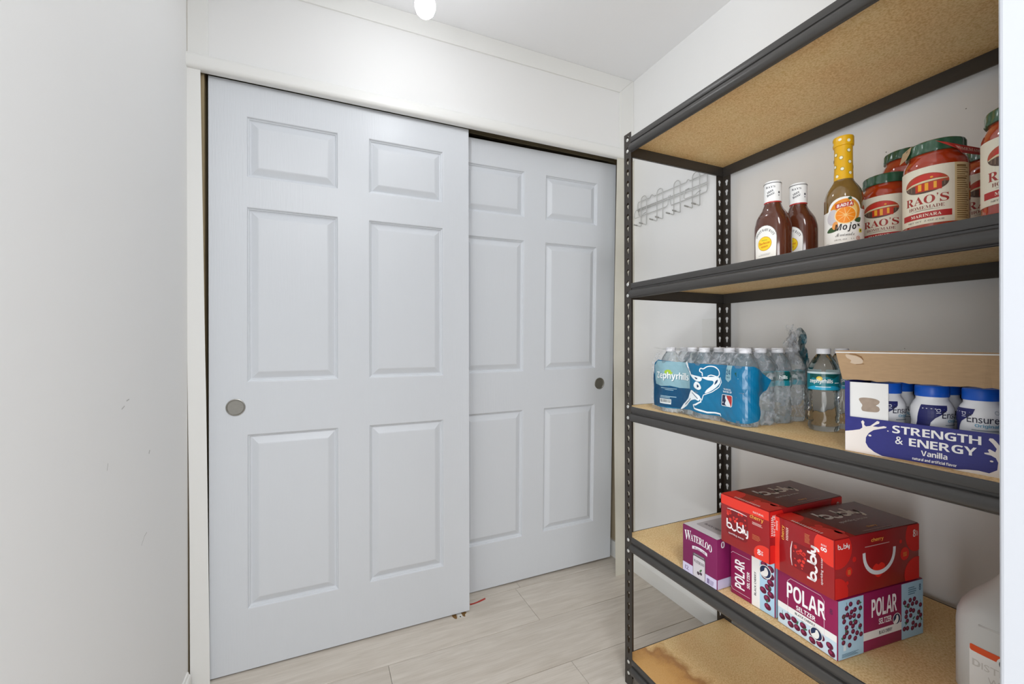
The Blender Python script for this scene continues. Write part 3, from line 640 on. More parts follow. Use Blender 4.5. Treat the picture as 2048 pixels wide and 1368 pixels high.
# flat boards framing the panel above
struct(MB().box(XL, 1.7015, 2.084, -0.343, YD, ZC).obj('trim_4', TRIM, bevel=0.0015))
struct(MB().prism([(1.336, 2.084), (1.42, 2.084), (1.42, ZC), (1.414, ZC), (1.336, 2.362)], 'y', 1.7015, YD).obj('trim_5', TRIM, bevel=0.0015))
struct(MB().prism([(-0.343, 2.362), (1.336, 2.362), (1.414, ZC), (-0.343, ZC)], 'y', 1.7005, YD).obj('trim_6', TRIM, bevel=0.0015))
# soffit strip that carries the track
struct(MB().box(XL, 1.716, 2.068, XR, 1.83, 2.078).obj('trim_7', mat('raw_soffit_wood', (150, 132, 100), 0.7)))
struct(MB().box(XL, 1.724, 0, -0.3585, 1.83, 2.068).obj('trim_8', mat('bare_jamb_wood', (168, 150, 116), 0.65, var=(14, 0.2, (6, 6, 0.5)))))
# baseboards
bb = [(0, 0), (0.012, 0), (0.012, 0.066), (0.0095, 0.074), (0.006, 0.078), (0.004, 0.086), (0, 0.087)]
struct(MB().prism([(XR - a, b_) for a, b_ in bb], 'y', YN1, 1.70).obj('baseboard_right', TRIM))
struct(MB().prism([(XL + a, b_ * 0.9) for a, b_ in bb], 'y', YN1, 1.688).obj('baseboard_left', TRIM))
struct(MB().prism([(YN1 + a, b_) for a, b_ in bb], 'x', XN + 0.01, XR - 0.012).obj('baseboard_near', TRIM))

# scuffs and nail holes
fl = flat((XL, 0, 0), (0, 1, 0), (0, 0, 1))
SC1 = mat('scuff_grey', (198, 198, 194), 0.6)
ink(wl, fl, 'scuff', SC1, stroke([(0.905, 0.475), (0.918, 0.505), (0.928, 0.535)], [0.001, 0.0035, 0.001]) + stroke([(1.2, 0.995), (1.215, 1.0)], 0.003)
    + stroke([(1.225, 1.01), (1.24, 1.012)], 0.003) + stroke([(1.36, 0.86), (1.366, 0.868)], 0.005) + stroke([(1.13, 0.88), (1.134, 0.894)], 0.002)
    + stroke([(1.31, 0.65), (1.33, 0.665), (1.345, 0.668)], 0.002), 1)
fr = flat((XR, 0, 0), (0, -1, 0), (0, 0, 1))
NAIL = mat('nail_hole_grey', (120, 116, 110), 0.7)
ink(wr, fr, 'nail_hole', NAIL, ell(-0.66, 1.66, 0.0015) + ell(-0.50, 1.7, 0.0012) + ell(-0.75, 1.668, 0.001) + ell(-0.605, 1.618, 0.0012)
    + ell(-0.46, 0.56, 0.0015) + ell(-0.425, 0.62, 0.001) + ell(-1.40, 2.11, 0.001) + ell(-0.62, 1.12, 0.001), 1)

# ------------------------------------------------------------------ sliding doors
PANELS = [(x0, x1, z0, z1) for x0, x1 in ((0.109, 0.4044), (0.513, 0.806)) for z0, z1 in ((0.2084, 0.8154), (0.9954, 1.6044), (1.7074, 1.9184))]
def make_door(name, W, Hh):
    xs = sorted({0, W} | {p[0] for p in PANELS} | {p[1] for p in PANELS})
    zs = sorted({0, Hh} | {p[2] for p in PANELS} | {p[3] for p in PANELS})
    m = MB()
    for i in range(len(xs) - 1):
        for j in range(len(zs) - 1):
            c = ((xs[i] + xs[i + 1]) / 2, (zs[j] + zs[j + 1]) / 2)
            if any(p[0] < c[0] < p[1] and p[2] < c[1] < p[3] for p in PANELS): continue
            m.quad((xs[i], 0, zs[j]), (xs[i + 1], 0, zs[j]), (xs[i + 1], 0, zs[j + 1]), (xs[i], 0, zs[j + 1]))
    T = 0.035
    m.quad((0, T, 0), (0, T, Hh), (W, T, Hh), (W, T, 0))
    m.quad((0, 0, 0), (0, 0, Hh), (0, T, Hh), (0, T, 0)).quad((W, 0, 0), (W, T, 0), (W, T, Hh), (W, 0, Hh))
    m.quad((0, 0, Hh), (W, 0, Hh), (W, T, Hh), (0, T, Hh)).quad((0, 0, 0), (0, T, 0), (W, T, 0), (W, 0, 0))
    me = bpy.data.meshes.new(name)
    me.from_pydata(m.v, [], m.f)
    bm = bmesh.new(); bm.from_mesh(me)
    bmesh.ops.remove_doubles(bm, verts=bm.verts, dist=1e-5)
    bmesh.ops.recalc_face_normals(bm, faces=bm.faces)
    bm.to_mesh(me); bm.free()
    me.materials.append(DOOR)
    d = bpy.data.objects.new(name, me); COL.objects.link(d); struct(d)
    prof = [(0, 0), (0.0022, 0.0006), (0.005, 0.0062), (0.0072, 0.0068), (0.0102, 0.0118), (0.013, 0.0124), (0.0155, 0.0115), (0.0345, 0.0016), (0.038, 0.0008)]
    for p in PANELS:
        q = MB()
        rs = [[(p[0] + a, dp, p[2] + a), (p[1] - a, dp, p[2] + a), (p[1] - a, dp, p[3] - a), (p[0] + a, dp, p[3] - a)] for a, dp in prof]
        q.rings(rs, cap0=False)
        q.obj('panel', DOORP, d)
    return d
def finger_pull(d, x, z, r=0.029):
    def disc(prof):
        m = MB()
        m.rings([[(x + rr * math.cos(2 * PI * i / 36), yy, z + rr * math.sin(2 * PI * i / 36)) for i in range(36)] for rr, yy in prof], cap0=False)
        return m
    disc([(r, 0.0), (r, -0.0022), (r - 0.001, -0.003), (r - 0.003, -0.003), (r - 0.0042, -0.0015), (r - 0.005, 0.0002), (r - 0.007, 0.00025), (0.004, 0.0003)][:6] + [(r - 0.0045, -0.0004), (r * 0.5, -0.0001)]).obj('finger_pull', NICKEL, d, smooth=True)
d1 = make_door('door_1', 0.9155, 2.0315)
d1.location = (-0.348, 1.729, 0.0066)
finger_pull(d1, 0.0765, 0.911)
d2 = make_door('door_2', 0.915, 2.024)
br, tr = Vector((1.381, 1.85, 0.012)), Vector((1.363, 1.77, 2.034))
az = (tr - br).normalized()
ax = Vector((1, 0, 0.0089)); ax = (ax - az * ax.dot(az)).normalized()
ay = az.cross(ax)
org = br - ax * 0.915
d2.matrix_world = Matrix(((ax.x, ay.x, az.x, org.x), (ax.y, ay.y, az.y, org.y), (ax.z, ay.z, az.z, org.z), (0, 0, 0, 1)))
finger_pull(d2, 0.915 - 0.0835, 0.918)

# overhead track of the doors
trk = thing('door_track', 'dark bronze metal sliding track under the head casing above the closet doors', 'door track', (0.5, 1.75, 2.04))
o_ = (0.5, 1.75, 2.04)
MB().box(-0.355, 1.738, 2.064, 1.348, 1.828, 2.067).obj('top_plate', BRONZE, trk, off=o_)
MB().prism([(1.766, 2.064), (1.766, 2.046), (1.7635, 2.0455), (1.7635, 2.043), (1.7675, 2.043), (1.7675, 2.064)], 'x', -0.355, 1.348).obj('fascia', BRONZE, trk, off=o_)
MB().prism([(1.738, 2.064), (1.738, 2.052), (1.7395, 2.052), (1.7395, 2.064)], 'x', -0.355, 1.348).obj('front_lip', BRONZE, trk, off=o_)
MB().box(1.10, 1.7365, 2.0535, 1.102, 1.7375, 2.0635).obj('bracket_clip', ZINC, trk, off=o_)

# small chrome guide screwed to the floor under the front door
g = thing('floor_guide', 'small chrome door guide on the floor under the front sliding door corner', 'door guide', (0.522, 1.722, 0))
g.scale = (1.35, 1.35, 1.0)
MB().prism([(-0.007, -0.012), (0.007, -0.012), (0.008, 0.03), (-0.008, 0.03)], 'z', 0.0004, 0.0022).obj('base_plate', CHROME, g, bevel=0.0004)
MB().box(-0.0065, -0.0035, 0.0022, 0.0065, -0.002, 0.006).obj('upright', CHROME, g)
MB().lathe([(0.0022, 0.0022), (0.0022, 0.003), (0.001, 0.0032)], 12, (0, -0.008)).obj('screw', mat('dark_screw', (60, 54, 46), 0.4, 0.8), g)
fz = flat((0, 0, 0), (1, 0, 0), (0, 1, 0))
ink(g, fz, 'worn_patch', mat('scraped_brown_wood', (150, 112, 62), 0.7, var=(160, 0.5)), blob((-0.022, 0.004), (-0.018, -0.008), (-0.012, -0.011), (-0.009, 0.0), (-0.009, 0.012), (-0.02, 0.012))
    + blob((0.009, -0.006), (0.015, -0.011), (0.017, -0.002), (0.024, 0.006), (0.02, 0.014), (0.009, 0.012)), 1)
rm = tag(ink(None, flat((0, 0, 0), (1, 0, 0), (0, 1, 0)), 'red_streak', mat('red_marker', (196, 60, 46), 0.6, var=(120, 0.3)),
             poly((0.585, 1.770), (0.61, 1.772), (0.632, 1.776), (0.66, 1.784), (0.663, 1.796), (0.64, 1.790), (0.618, 1.783), (0.60, 1.781), (0.585, 1.782)), 1),
         'short red smear on the pale plank floor between the two sliding doors', 'mark')

# wall plate on the right wall
wp = thing('wall_plate', 'blank white cover plate on the right wall beside the rear rack post', 'wall plate', (XR, 1.246, 1.15))
MB().box(-0.006, -0.035, -0.03, 0, 0.035, 0.08).obj('plate', mat('plate_plastic', (236, 236, 233), 0.35), wp, bevel=0.002)
for zz in (-0.012, 0.062):
    MB().rings([[(-0.0062 - dx, r * math.cos(t * PI / 5), zz + r * math.sin(t * PI / 5)) for t in range(10)] for r, dx in ((0.003, 0), (0.003, 0.0008), (0.001, 0.001))], cap0=False).obj('screw', TRIM, wp)

# ceiling bulb
cl = thing('ceiling_lamp', 'bare glowing light bulb in a plain white pendant holder in front of the sliding doors', 'lamp', (0.288, 1.294, ZC))
MB().lathe([(0.055, 0), (0.055, -0.01), (0.04, -0.022), (0.008, -0.03), (0.006, -0.15), (0.02, -0.158), (0.024, -0.165), (0.022, -0.20)], 32).obj('lamp_holder', mat('porcelain', (240, 240, 238), 0.25), cl, smooth=True)
MB().lathe([(r_, z_ - 0.151) for r_, z_ in [(0.013, -0.05), (0.014, -0.066), (0.02, -0.082), (0.027, -0.1), (0.031, -0.118), (0.0305, -0.13), (0.026, -0.143), (0.0175, -0.152), (0.007, -0.156), (0.0005, -0.1565)]], 32, cap0=False, cap1=False).obj('bulb', mat('lit_bulb', (250, 252, 255), 0.4, emit=BULB_STRENGTH), cl, smooth='all')

# ------------------------------------------------------------------ wire hook rail on the right wall
wk = thing('wire_hook_rail', 'white wire hook rail with four double pegs mounted on the right wall', 'hook rail', (XR, 1.46, 1.70))
WO = (XR, 1.46, 1.70)
X0 = 1.412
def wire(pts, name, r=0.0022):
    return MB().tube([(p[2] if len(p) > 2 else X0, p[0], p[1]) for p in pts], r, 6).obj(name, WIRE, wk, smooth='all', off=WO)
wire([(1.664, 1.782), (1.664, 1.812), (1.658, 1.82), (1.58, 1.817), (1.572, 1.826), (1.565, 1.828), (1.551, 1.817), (1.36, 1.815), (1.353, 1.823), (1.347, 1.823), (1.34, 1.815), (1.255, 1.815), (1.251, 1.810), (1.251, 1.752), (1.256, 1.743), (1.278, 1.741), (1.445, 1.743), (1.449, 1.755), (1.452, 1.79)], 'frame_wire')
wire([(1.664, 1.785), (1.655, 1.752), (1.64, 1.748), (1.478, 1.745), (1.466, 1.752), (1.462, 1.79)], 'frame_wire')
wire([(1.664, 1.785), (1.254, 1.780)], 'rail_wire')
wire([(1.664, 1.777), (1.254, 1.772)], 'rail_wire')
for ya, yb in ((1.637, 1.599), (1.53, 1.493), (1.427, 1.39), (1.324, 1.286)):
    xh = X0 - 0.0035
    ym = (ya + yb) / 2
    pts = [(ya, 1.697, xh)] + [(ya, 1.82, xh)] + [(ym + (ya - ym) * math.cos(t), 1.82 + 0.018 * math.sin(t), xh) for t in (0.5, 1.0, PI / 2, PI - 1.0, PI - 0.5)] + [(yb, 1.82, xh), (yb, 1.697, xh)]
    hk = wire(pts, 'hook')
    for q in (ya, yb):
        pg = MB().tube([(xh, q, 1.698), (xh - 0.004, q, 1.6955), (xh - 0.04, q, 1.699)], 0.0024, 6).obj('peg', WIRE, hk, smooth='all', off=WO)
        MB().tube([(xh - 0.024, q, 1.6976), (xh - 0.044, q, 1.6995)], 0.0033, 6).obj('peg_sleeve', mat('grey_peg_sleeve', (168, 167, 163), 0.5), hk, smooth='all', off=WO)
for ya, yb in ((1.655, 1.61), (1.345, 1.285)):
    wire([(ya, 1.785), (ya, 1.775, X0 - 0.02), (ya, 1.757, X0 - 0.028), (ya, 1.74, X0 - 0.028), (ya - 0.006, 1.735, X0 - 0.028), (yb, 1.735, X0 - 0.028), (yb - 0.002, 1.745, X0 - 0.02), (yb, 1.757)], 'loop_wire', 0.002)

# ------------------------------------------------------------------ steel shelving unit
RXF, RXB, RY0, RY1, RTOP = 0.9275, 1.39, 0.211, 1.161, 1.83
FW, FT, PITCH = 0.0345, 0.0015, 0.0368
SHELF = [1.811, 1.332, 0.927, 0.498, 0.095]
rack = thing('shelving_unit', 'tall black boltless steel shelving unit with five particle board shelves along the right wall', 'shelf', (RXF, RY1, 0))
RO = (RXF, RY1, 0)

def keyhole(c, z):
    """outline in flange coordinates (across, up)"""
    pts = []
    for i in range(11):
        t = -0.9 + (PI + 1.8) * i / 10
        pts.append((c + 0.0064 * math.cos(t), z + 0.004 + 0.0064 * math.sin(t)))
    for i in range(7):
        t = PI + PI * i / 6
        pts.append((c + 0.0034 * math.cos(t), z - 0.0085 + 0.0034 * math.sin(t)))
    return pts

def make_post(cx, cy, sx, sy):
    """corner at (cx, cy); flanges run towards sx along x and sy along y"""
    m = MB()
    def flange(to3):
        z = RTOP
        k = 0
        while z > 0.001:
            top = RTOP if k == 0 else 1.811 - PITCH * (k - 0.5)
            bot = max(1.811 - PITCH * (k + 0.5), 0.0)
            hole = keyhole(FW * 0.52, 1.811 - PITCH * k) if bot > 0.0 or True else None
            if top - bot < 0.03:
                m.box(*(list(to3(0, 0, bot)) + list(to3(FW, FT, top))))
                break
            out = [(0, bot), (FW, bot), (FW, top), (0, top)]
            tri = tessellate_polygon([[Vector((p[0], p[1], 0)) for p in out], [Vector((p[0], p[1], 0)) for p in hole]])
            allp = out + hole
            n = len(m.v)
            for d in (0, FT):
                m.v += [to3(p[0], d, p[1]) for p in allp]
            q = len(allp)
            for t in tri:
                m.f.append(tuple(n + i for i in t))
                m.f.append(tuple(n + q + i for i in t[::-1]))
            h0, hn = 4, len(hole)
            for i in range(hn):
                a, b = h0 + i, h0 + (i + 1) % hn
                m.f.append((n + a, n + b, n + q + b, n + q + a))
            m.quad(to3(FW, 0, bot), to3(FW, FT, bot), to3(FW, FT, top), to3(FW, 0, top))
            m.quad(to3(0, 0, bot), to3(0, FT, bot), to3(0, FT, top), to3(0, 0, top))
            if k == 0: m.quad(to3(0, 0, top), to3(FW, 0, top), to3(FW, FT, top), to3(0, FT, top))
            k += 1
            z = bot
    flange(lambda a, d, z: (cx + sx * d, cy + sy * a, z))       # in the long side
    flange(lambda a, d, z: (cx + sx * a, cy + sy * d, z))       # in the short side
    p = m.obj('post', STEEL2, rack, off=RO)
    for s in SHELF:
        kk = round((1.811 - s) / PITCH)
        for j in (kk, kk + 1):
            zz = 1.811 - PITCH * j - 0.003
            for ax in (0, 1):
                prof = [(0.0058, 0.0004), (0.0052, 0.0012), (0.003, 0.0019), (0.0004, 0.0021)]
                rs = []
                for r, h in prof:
                    ring = []
                    for i in range(12):
                        t = 2 * PI * i / 12
                        a, b = FW * 0.5 + r * math.cos(t), zz + r * math.sin(t)
                        ring.append((cx - sx * h, cy + sy * a, b) if ax == 0 else (cx + sx * a, cy - sy * h, b))
                    rs.append(ring)
                MB().rings(rs, cap0=False).obj('rivet', ZINC, p, off=RO)
    return p

for (cx, sx) in ((RXF, 1), (RXB, -1)):
    for (cy, sy) in ((RY1, -1), (RY0, 1)):
        make_post(cx, cy, sx, sy)

for si, s in enumerate(SHELF):
    # front and rear beams: rolled bullnose between the posts, flat plate behind them
    for side, x, sg in (('front_beam', RXF, 1), ('rear_beam', RXB, -1)):
        prof = [(0.003, 0.0), (-0.001, 0.0), (-0.0015, -0.001), (-0.0015, -0.0155), (-0.001, -0.0165), (0.0015, -0.0172), (0.0022, -0.019), (0.0022, -0.0215), (-0.001, -0.0222)]
        for i in range(9):
            t = PI * 0.42 - (PI * 0.92) * i / 8
            prof.append((-0.001 - 0.0095 * max(0, math.cos(t)) , -0.0345 + 0.0125 * math.sin(t)))
        prof += [(-0.001, -0.048), (0.003, -0.0495)]
        if side == 'rear_beam':
            prof = [(0.003, 0), (0.0005, 0), (0.0005, -0.05), (0.0045, -0.05), (0.0045, -0.0485), (0.003, -0.036)]
        MB().prism([(x + sg * a, s + b) for a, b in prof], 'y', RY0 + FW, RY1 - FW).obj(side, STEEL, rack, smooth=True, off=RO)
        MB().box(min(x + sg * 0.0016, x + sg * 0.0031), RY0 + 0.004, s - 0.049, max(x + sg * 0.0016, x + sg * 0.0031), RY1 - 0.004, s - 0.0005).obj('beam_plate', STEEL, rack, off=RO)
    for yy, sg in ((RY1, -1), (RY0, 1)):
        MB().prism([(yy + sg * 0.0016, s), (yy + sg * 0.0034, s), (yy + sg * 0.0034, s - 0.046), (yy + sg * 0.008, s - 0.05), (yy + sg * 0.0016, s - 0.05)], 'x', RXF + 0.0034, RXB - 0.0034).obj('side_beam', STEEL, rack, off=RO)
    b_ = MB().box(0.0035, -(RY1 - RY0) + 0.004, -0.0135, RXB - RXF - 0.0035, -0.004, -0.0006).obj('shelf_board', BOARDS if si == 4 else BOARD, rack)
    b_.location = (0, 0, s)

# ------------------------------------------------------------------ goods on the second shelf
Z2 = SHELF[1] - 0.0006
Z3 = SHELF[2] - 0.0006
Z4 = SHELF[3] - 0.0006
WHITE = '#ecebe6'

def sup(a, b, n, k=40):
    """super-ellipse ring"""
    out = []
    for i in range(k):
        t = 2 * PI * i / k
        c, s = math.cos(t), math.sin(t)
        out.append((b * math.copysign(abs(c) ** (2 / n), c), a * math.copysign(abs(s) ** (2 / n), s)))
    return out

# --- barbecue sauce bottles
def make_bbq(label, loc):
    t = thing('sauce_bottle', label, 'bottle', loc, 0.0, 'brown sauce bottles with white caps')
    A, B = 0.0395, 0.0295
    prof = [(0.0, 0.88, 2.8), (0.003, 0.97, 2.8), (0.008, 1.0, 2.8), (0.078, 1.0, 2.8), (0.088, 0.985, 2.8), (0.098, 0.94, 2.7), (0.108, 0.86, 2.6), (0.118, 0.74, 2.5),
            (0.127, 0.61, 2.3), (0.134, 0.51, 2.1), (0.141, 0.46, 2.0), (0.15, 0.45, 2.0)]
    rs = []
    for z, s, n in prof:
        a = A * s
        b = max(B * min(1.0, s * 1.12), 0.0) if z > 0.1 else B * s
        if z >= 0.134: b = a
        rs.append([(x, y, z) for x, y in sup(a, b, n)])
    MB().rings(rs).obj('body', mat('brown_sauce', (84, 42, 26), 0.14, 0, 0.6, coat=0.7), t, smooth='all')
    MB().lathe([(0.0178, 0.1425), (0.0186, 0.144), (0.0186, 0.146)], 32).obj('seal_ring', mat('red_seal', (176, 44, 40), 0.4), t, smooth=True)
    cp = MB().lathe([(0.0186, 0.146), (0.019, 0.15), (0.0188, 0.186), (0.0184, 0.192), (0.0165, 0.1955), (0.0005, 0.1965)], 36).obj('cap_sleeve', mat('white_sleeve', (238, 238, 236), 0.3), t, smooth=True)
    fc = cyl(0.019, math.radians(195), 0.003)
    ink(cp, fc, 'black_line', pr('#26262c'), rect(-0.058, 0.1895, 0.058, 0.1908), 2)
    ink(cp, fc, 'sleeve_lettering', pr('#4a4a50'), turn(tx("RAY'S", 's', -0.009, 0.178, 0.012, 0.183), 0, 0.18, 0.0) + turn(tx('sauce', 'b', -0.006, 0.1665, 0.008, 0.1715), 0, 0.169, 0.35)
        + turn(tx('Boss!', 'b', -0.006, 0.159, 0.011, 0.1645), 0, 0.161, 0.35), 1)
    ink(cp, fc, 'sleeve_symbols', pr('#55555a'), ell(0.0205, 0.166, 0.0022, 0.0028) + rect(0.019, 0.158, 0.0215, 0.1605), 1)
    # arched front label that follows the flattened side facing the aisle
    def onbody(u, v, h):
        y = -u
        x = -B * (max(0.0, 1 - abs(y / A) ** 2.8)) ** (1 / 2.8)
        return Vector((x - h, y, v))
    fb = Face(onbody, 0.004)
    def arch(g):
        pts = [(-0.0265 + g, 0.009 + g), (0.0265 - g, 0.009 + g), (0.0275 - g, 0.045)]
        for i in range(13):
            q = PI * i / 12
            pts.append(((0.0275 - g) * math.cos(q), 0.058 + (0.030 - g) * math.sin(q)))
        pts.append((-0.0275 + g, 0.045))
        return [[pts]]
    ink(t, fb, 'label', pr('#8c8a88'), arch(0.0), 1)
    ink(t, fb, 'label', pr('#efeeea'), arch(0.0009), 2)
    def bend(x, y):
        a = x / 0.021
        r = 0.0215 + (y - 0.075)
        return (r * math.sin(a), 0.0545 + r * math.cos(a))
    ink(t, fb, 'lettering', pr('#46464c'), warp(tx("SWEET BABY RAY'S", 's', -0.0265, 0.0735, 0.0265, 0.0795), bend), 3)
    ink(t, fb, 'round_badge', pr('#c7902a'), ell(0, 0.044, 0.0172), 3)
    ink(t, fb, 'round_badge', pr('#f1cf2e'), ell(0, 0.044, 0.0162), 4)
    ink(t, fb, 'badge_lettering', pr('#d2641e'), tx('Barbecue', 's', -0.0135, 0.0415, 0.0135, 0.0475, slant=0.002) + tx('sauce', 's', -0.0085, 0.034, 0.0085, 0.0385, slant=0.0015), 5)
    ink(t, fb, 'badge_lettering', pr('#6c9a3a'), tx('ORIGINAL', 'b', -0.007, 0.0515, 0.007, 0.0532), 5)
    ink(t, fb, 'small_print', pr('#9a9a9a'), rect(-0.016, 0.016, 0.012, 0.0168) + rect(-0.01, 0.0185, 0.014, 0.0192), 3)
    return t
make_bbq('brown sauce bottle with white capped neck, in front, its yellow round badge in full view', (1.005, 0.697, Z2))
make_bbq('brown sauce bottle with white capped neck, half hidden behind its twin, next to the wall', (1.075, 0.680, Z2))

# --- marinade bottle with a yellow sleeve
t = thing('marinade_bottle', 'tall marinade bottle with spotted yellow neck sleeve and orange fruit label', 'bottle', (1.057, 0.57, Z2))
MB().lathe([(0.030, 0), (0.0345, 0.003), (0.0355, 0.008), (0.0355, 0.118), (0.0345, 0.127), (0.031, 0.139), (0.025, 0.150), (0.0195, 0.159), (0.0168, 0.166), (0.016, 0.18)], 40).obj(
    'body', mat('olive_brown_marinade', (128, 98, 48), 0.12, 0, 0.6, coat=0.7, var=(24, 0.25)), t, smooth=True)
sl = MB().lathe([(0.0176, 0.164), (0.0174, 0.17), (0.0168, 0.19), (0.0166, 0.236), (0.0168, 0.2375), (0.0186, 0.2385), (0.019, 0.241), (0.019, 0.256), (0.0182, 0.2588), (0.0005, 0.2592)], 36).obj(
    'neck_sleeve', mat('yellow_sleeve', (226, 172, 22), 0.3), t, smooth=True)
th = math.radians(208)
fn1 = cyl(0.0171, th, 0.003)
fn2 = cyl(0.019, th, 0.003)
sp, sg = [], []
for fu, fv, f_ in ((0.010, 0.225, 0), (-0.004, 0.211, 0), (0.012, 0.200, 0), (-0.017, 0.194, 0), (-0.002, 0.186, 0), (0.013, 0.176, 0), (-0.012, 0.172, 0), (-0.015, 0.220, 0), (0.026, 0.19, 0), (-0.028, 0.21, 0)):
    sg += ell(fu, fv, 0.0040, 0.0044, 14, tilt=0.5); sp += ell(fu, fv, 0.0030, 0.0033, 14, tilt=0.5)
ink(sl, fn1, 'spot', pr('#a08a2a', 0.3), sg, 1)
ink(sl, fn1, 'spot', pr('#f0ecd6', 0.3), sp, 2)
ink(sl, fn2, 'spot', pr('#f0ecd6', 0.3), ell(-0.006, 0.2505, 0.0033, 0.003, 14) + ell(0.010, 0.246, 0.0032, 0.0034, 14) + ell(-0.024, 0.246, 0.003, 0.0034, 14), 1)
fm_ = cyl(0.0356, math.radians(211), 0.004)
lab = [(-0.05, 0.008), (0.05, 0.008), (0.05, 0.092), (0.034, 0.092)] + [(0.031 * math.cos(PI * i / 14), 0.094 + 0.026 * math.sin(PI * i / 14)) for i in range(15)] + [(-0.034, 0.092), (-0.05, 0.092)]
ink(t, fm_, 'label', pr('#eeece7'), [[lab]], 1)
ink(t, fm_, 'fruit_print', pr('#e08a1e'), blob((-0.024, 0.082), (-0.026, 0.095), (-0.017, 0.109), (-0.002, 0.115), (0.008, 0.113), (0.009, 0.1), (0.0, 0.09), (-0.012, 0.086)), 2)
ink(t, fm_, 'fruit_print', pr('#d98f35'), blob((0.012, 0.112), (0.024, 0.104), (0.029, 0.09), (0.026, 0.074), (0.018, 0.066), (0.012, 0.08)), 2)
ink(t, fm_, 'fruit_print', pr('#ecc470'), blob((0.013, 0.106), (0.021, 0.099), (0.023, 0.086), (0.019, 0.076), (0.015, 0.086)), 3)
ink(t, fm_, 'garlic_print', pr('#c9c3c6'), blob((-0.031, 0.068), (-0.033, 0.08), (-0.026, 0.094), (-0.016, 0.094), (-0.010, 0.084), (-0.014, 0.07), (-0.023, 0.062)), 3)
ink(t, fm_, 'leaf_print', pr('#3c5632'), blob((-0.034, 0.048), (-0.028, 0.056), (-0.016, 0.058), (-0.012, 0.05), (-0.022, 0.046)) + blob((0.018, 0.066), (0.022, 0.072), (0.031, 0.073), (0.029, 0.064), (0.023, 0.063)) + blob((0.006, 0.116), (0.011, 0.118), (0.013, 0.113), (0.008, 0.112)), 3)
ink(t, fm_, 'fruit_print', pr('#e39b52'), blob((-0.022, 0.056), (-0.02, 0.066), (-0.013, 0.068), (-0.011, 0.056), (-0.017, 0.051)), 4)
ink(t, fm_, 'orange_slice', pr('#f0d7a0'), ell(0.002, 0.080, 0.0195, 0.0192), 4)
ink(t, fm_, 'orange_slice', pr('#ef8b16'), ell(0.002, 0.080, 0.0175, 0.0172), 5)
seg = []
for i in range(9):
    a = 2 * PI * i / 9 + 0.3
    seg += stroke([(0.002 + 0.001 * math.cos(a), 0.080 + 0.001 * math.sin(a)), (0.002 + 0.0165 * math.cos(a), 0.080 + 0.0162 * math.sin(a))], [0.0015, 0.0006])
ink(t, fm_, 'orange_slice', pr('#f7c478'), seg + ell(0.002, 0.080, 0.0025), 6)
ink(t, fm_, 'brand_plate', pr('#b9342c'), turn(rrect(-0.0155, 0.097, 0.0155, 0.107, 0.001), 0, 0.102, 0.1), 6)
ink(t, fm_, 'lettering', pr('#f4f0ea'), turn(tx('BADIA', 'i', -0.0135, 0.0988, 0.0135, 0.1053), 0, 0.102, 0.1), 7)
ink(t, fm_, 'lettering', pr('#2e2a2a'), tx('Mojo', 'i', -0.0175, 0.0435, 0.0205, 0.0625), 7)
ink(t, fm_, 'lettering', pr('#6a6664'), tx('Marinade', 'c', -0.016, 0.035, 0.017, 0.0425), 7)
ink(t, fm_, 'leaf_print', pr('#26261e'), stroke([(0.0225, 0.059), (0.028, 0.054)], 0.002) + stroke([(0.027, 0.0595), (0.0235, 0.054)], 0.002), 7)
ink(t, fm_, 'stamp', pr('#d9c93c'), rect(0.0265, 0.041, 0.033, 0.049), 6)
ink(t, fm_, 'stamp', pr('#3a3a2a'), rect(0.0285, 0.043, 0.031, 0.047), 7)
ink(t, fm_, 'stamp', pr('#c8775f'), ring2(0.0245, 0.029, 0.0042, 0.0042, 0.0012, 16) + ell(0.0245, 0.029, 0.0015), 6)
ink(t, fm_, 'small_print', pr('#9b9894'), tx('20 FL OZ (591 ml)', 'b', -0.018, 0.0265, 0.016, 0.0295) + rect(-0.036, 0.022, -0.028, 0.0226) + rect(-0.036, 0.020, -0.029, 0.0206), 6)

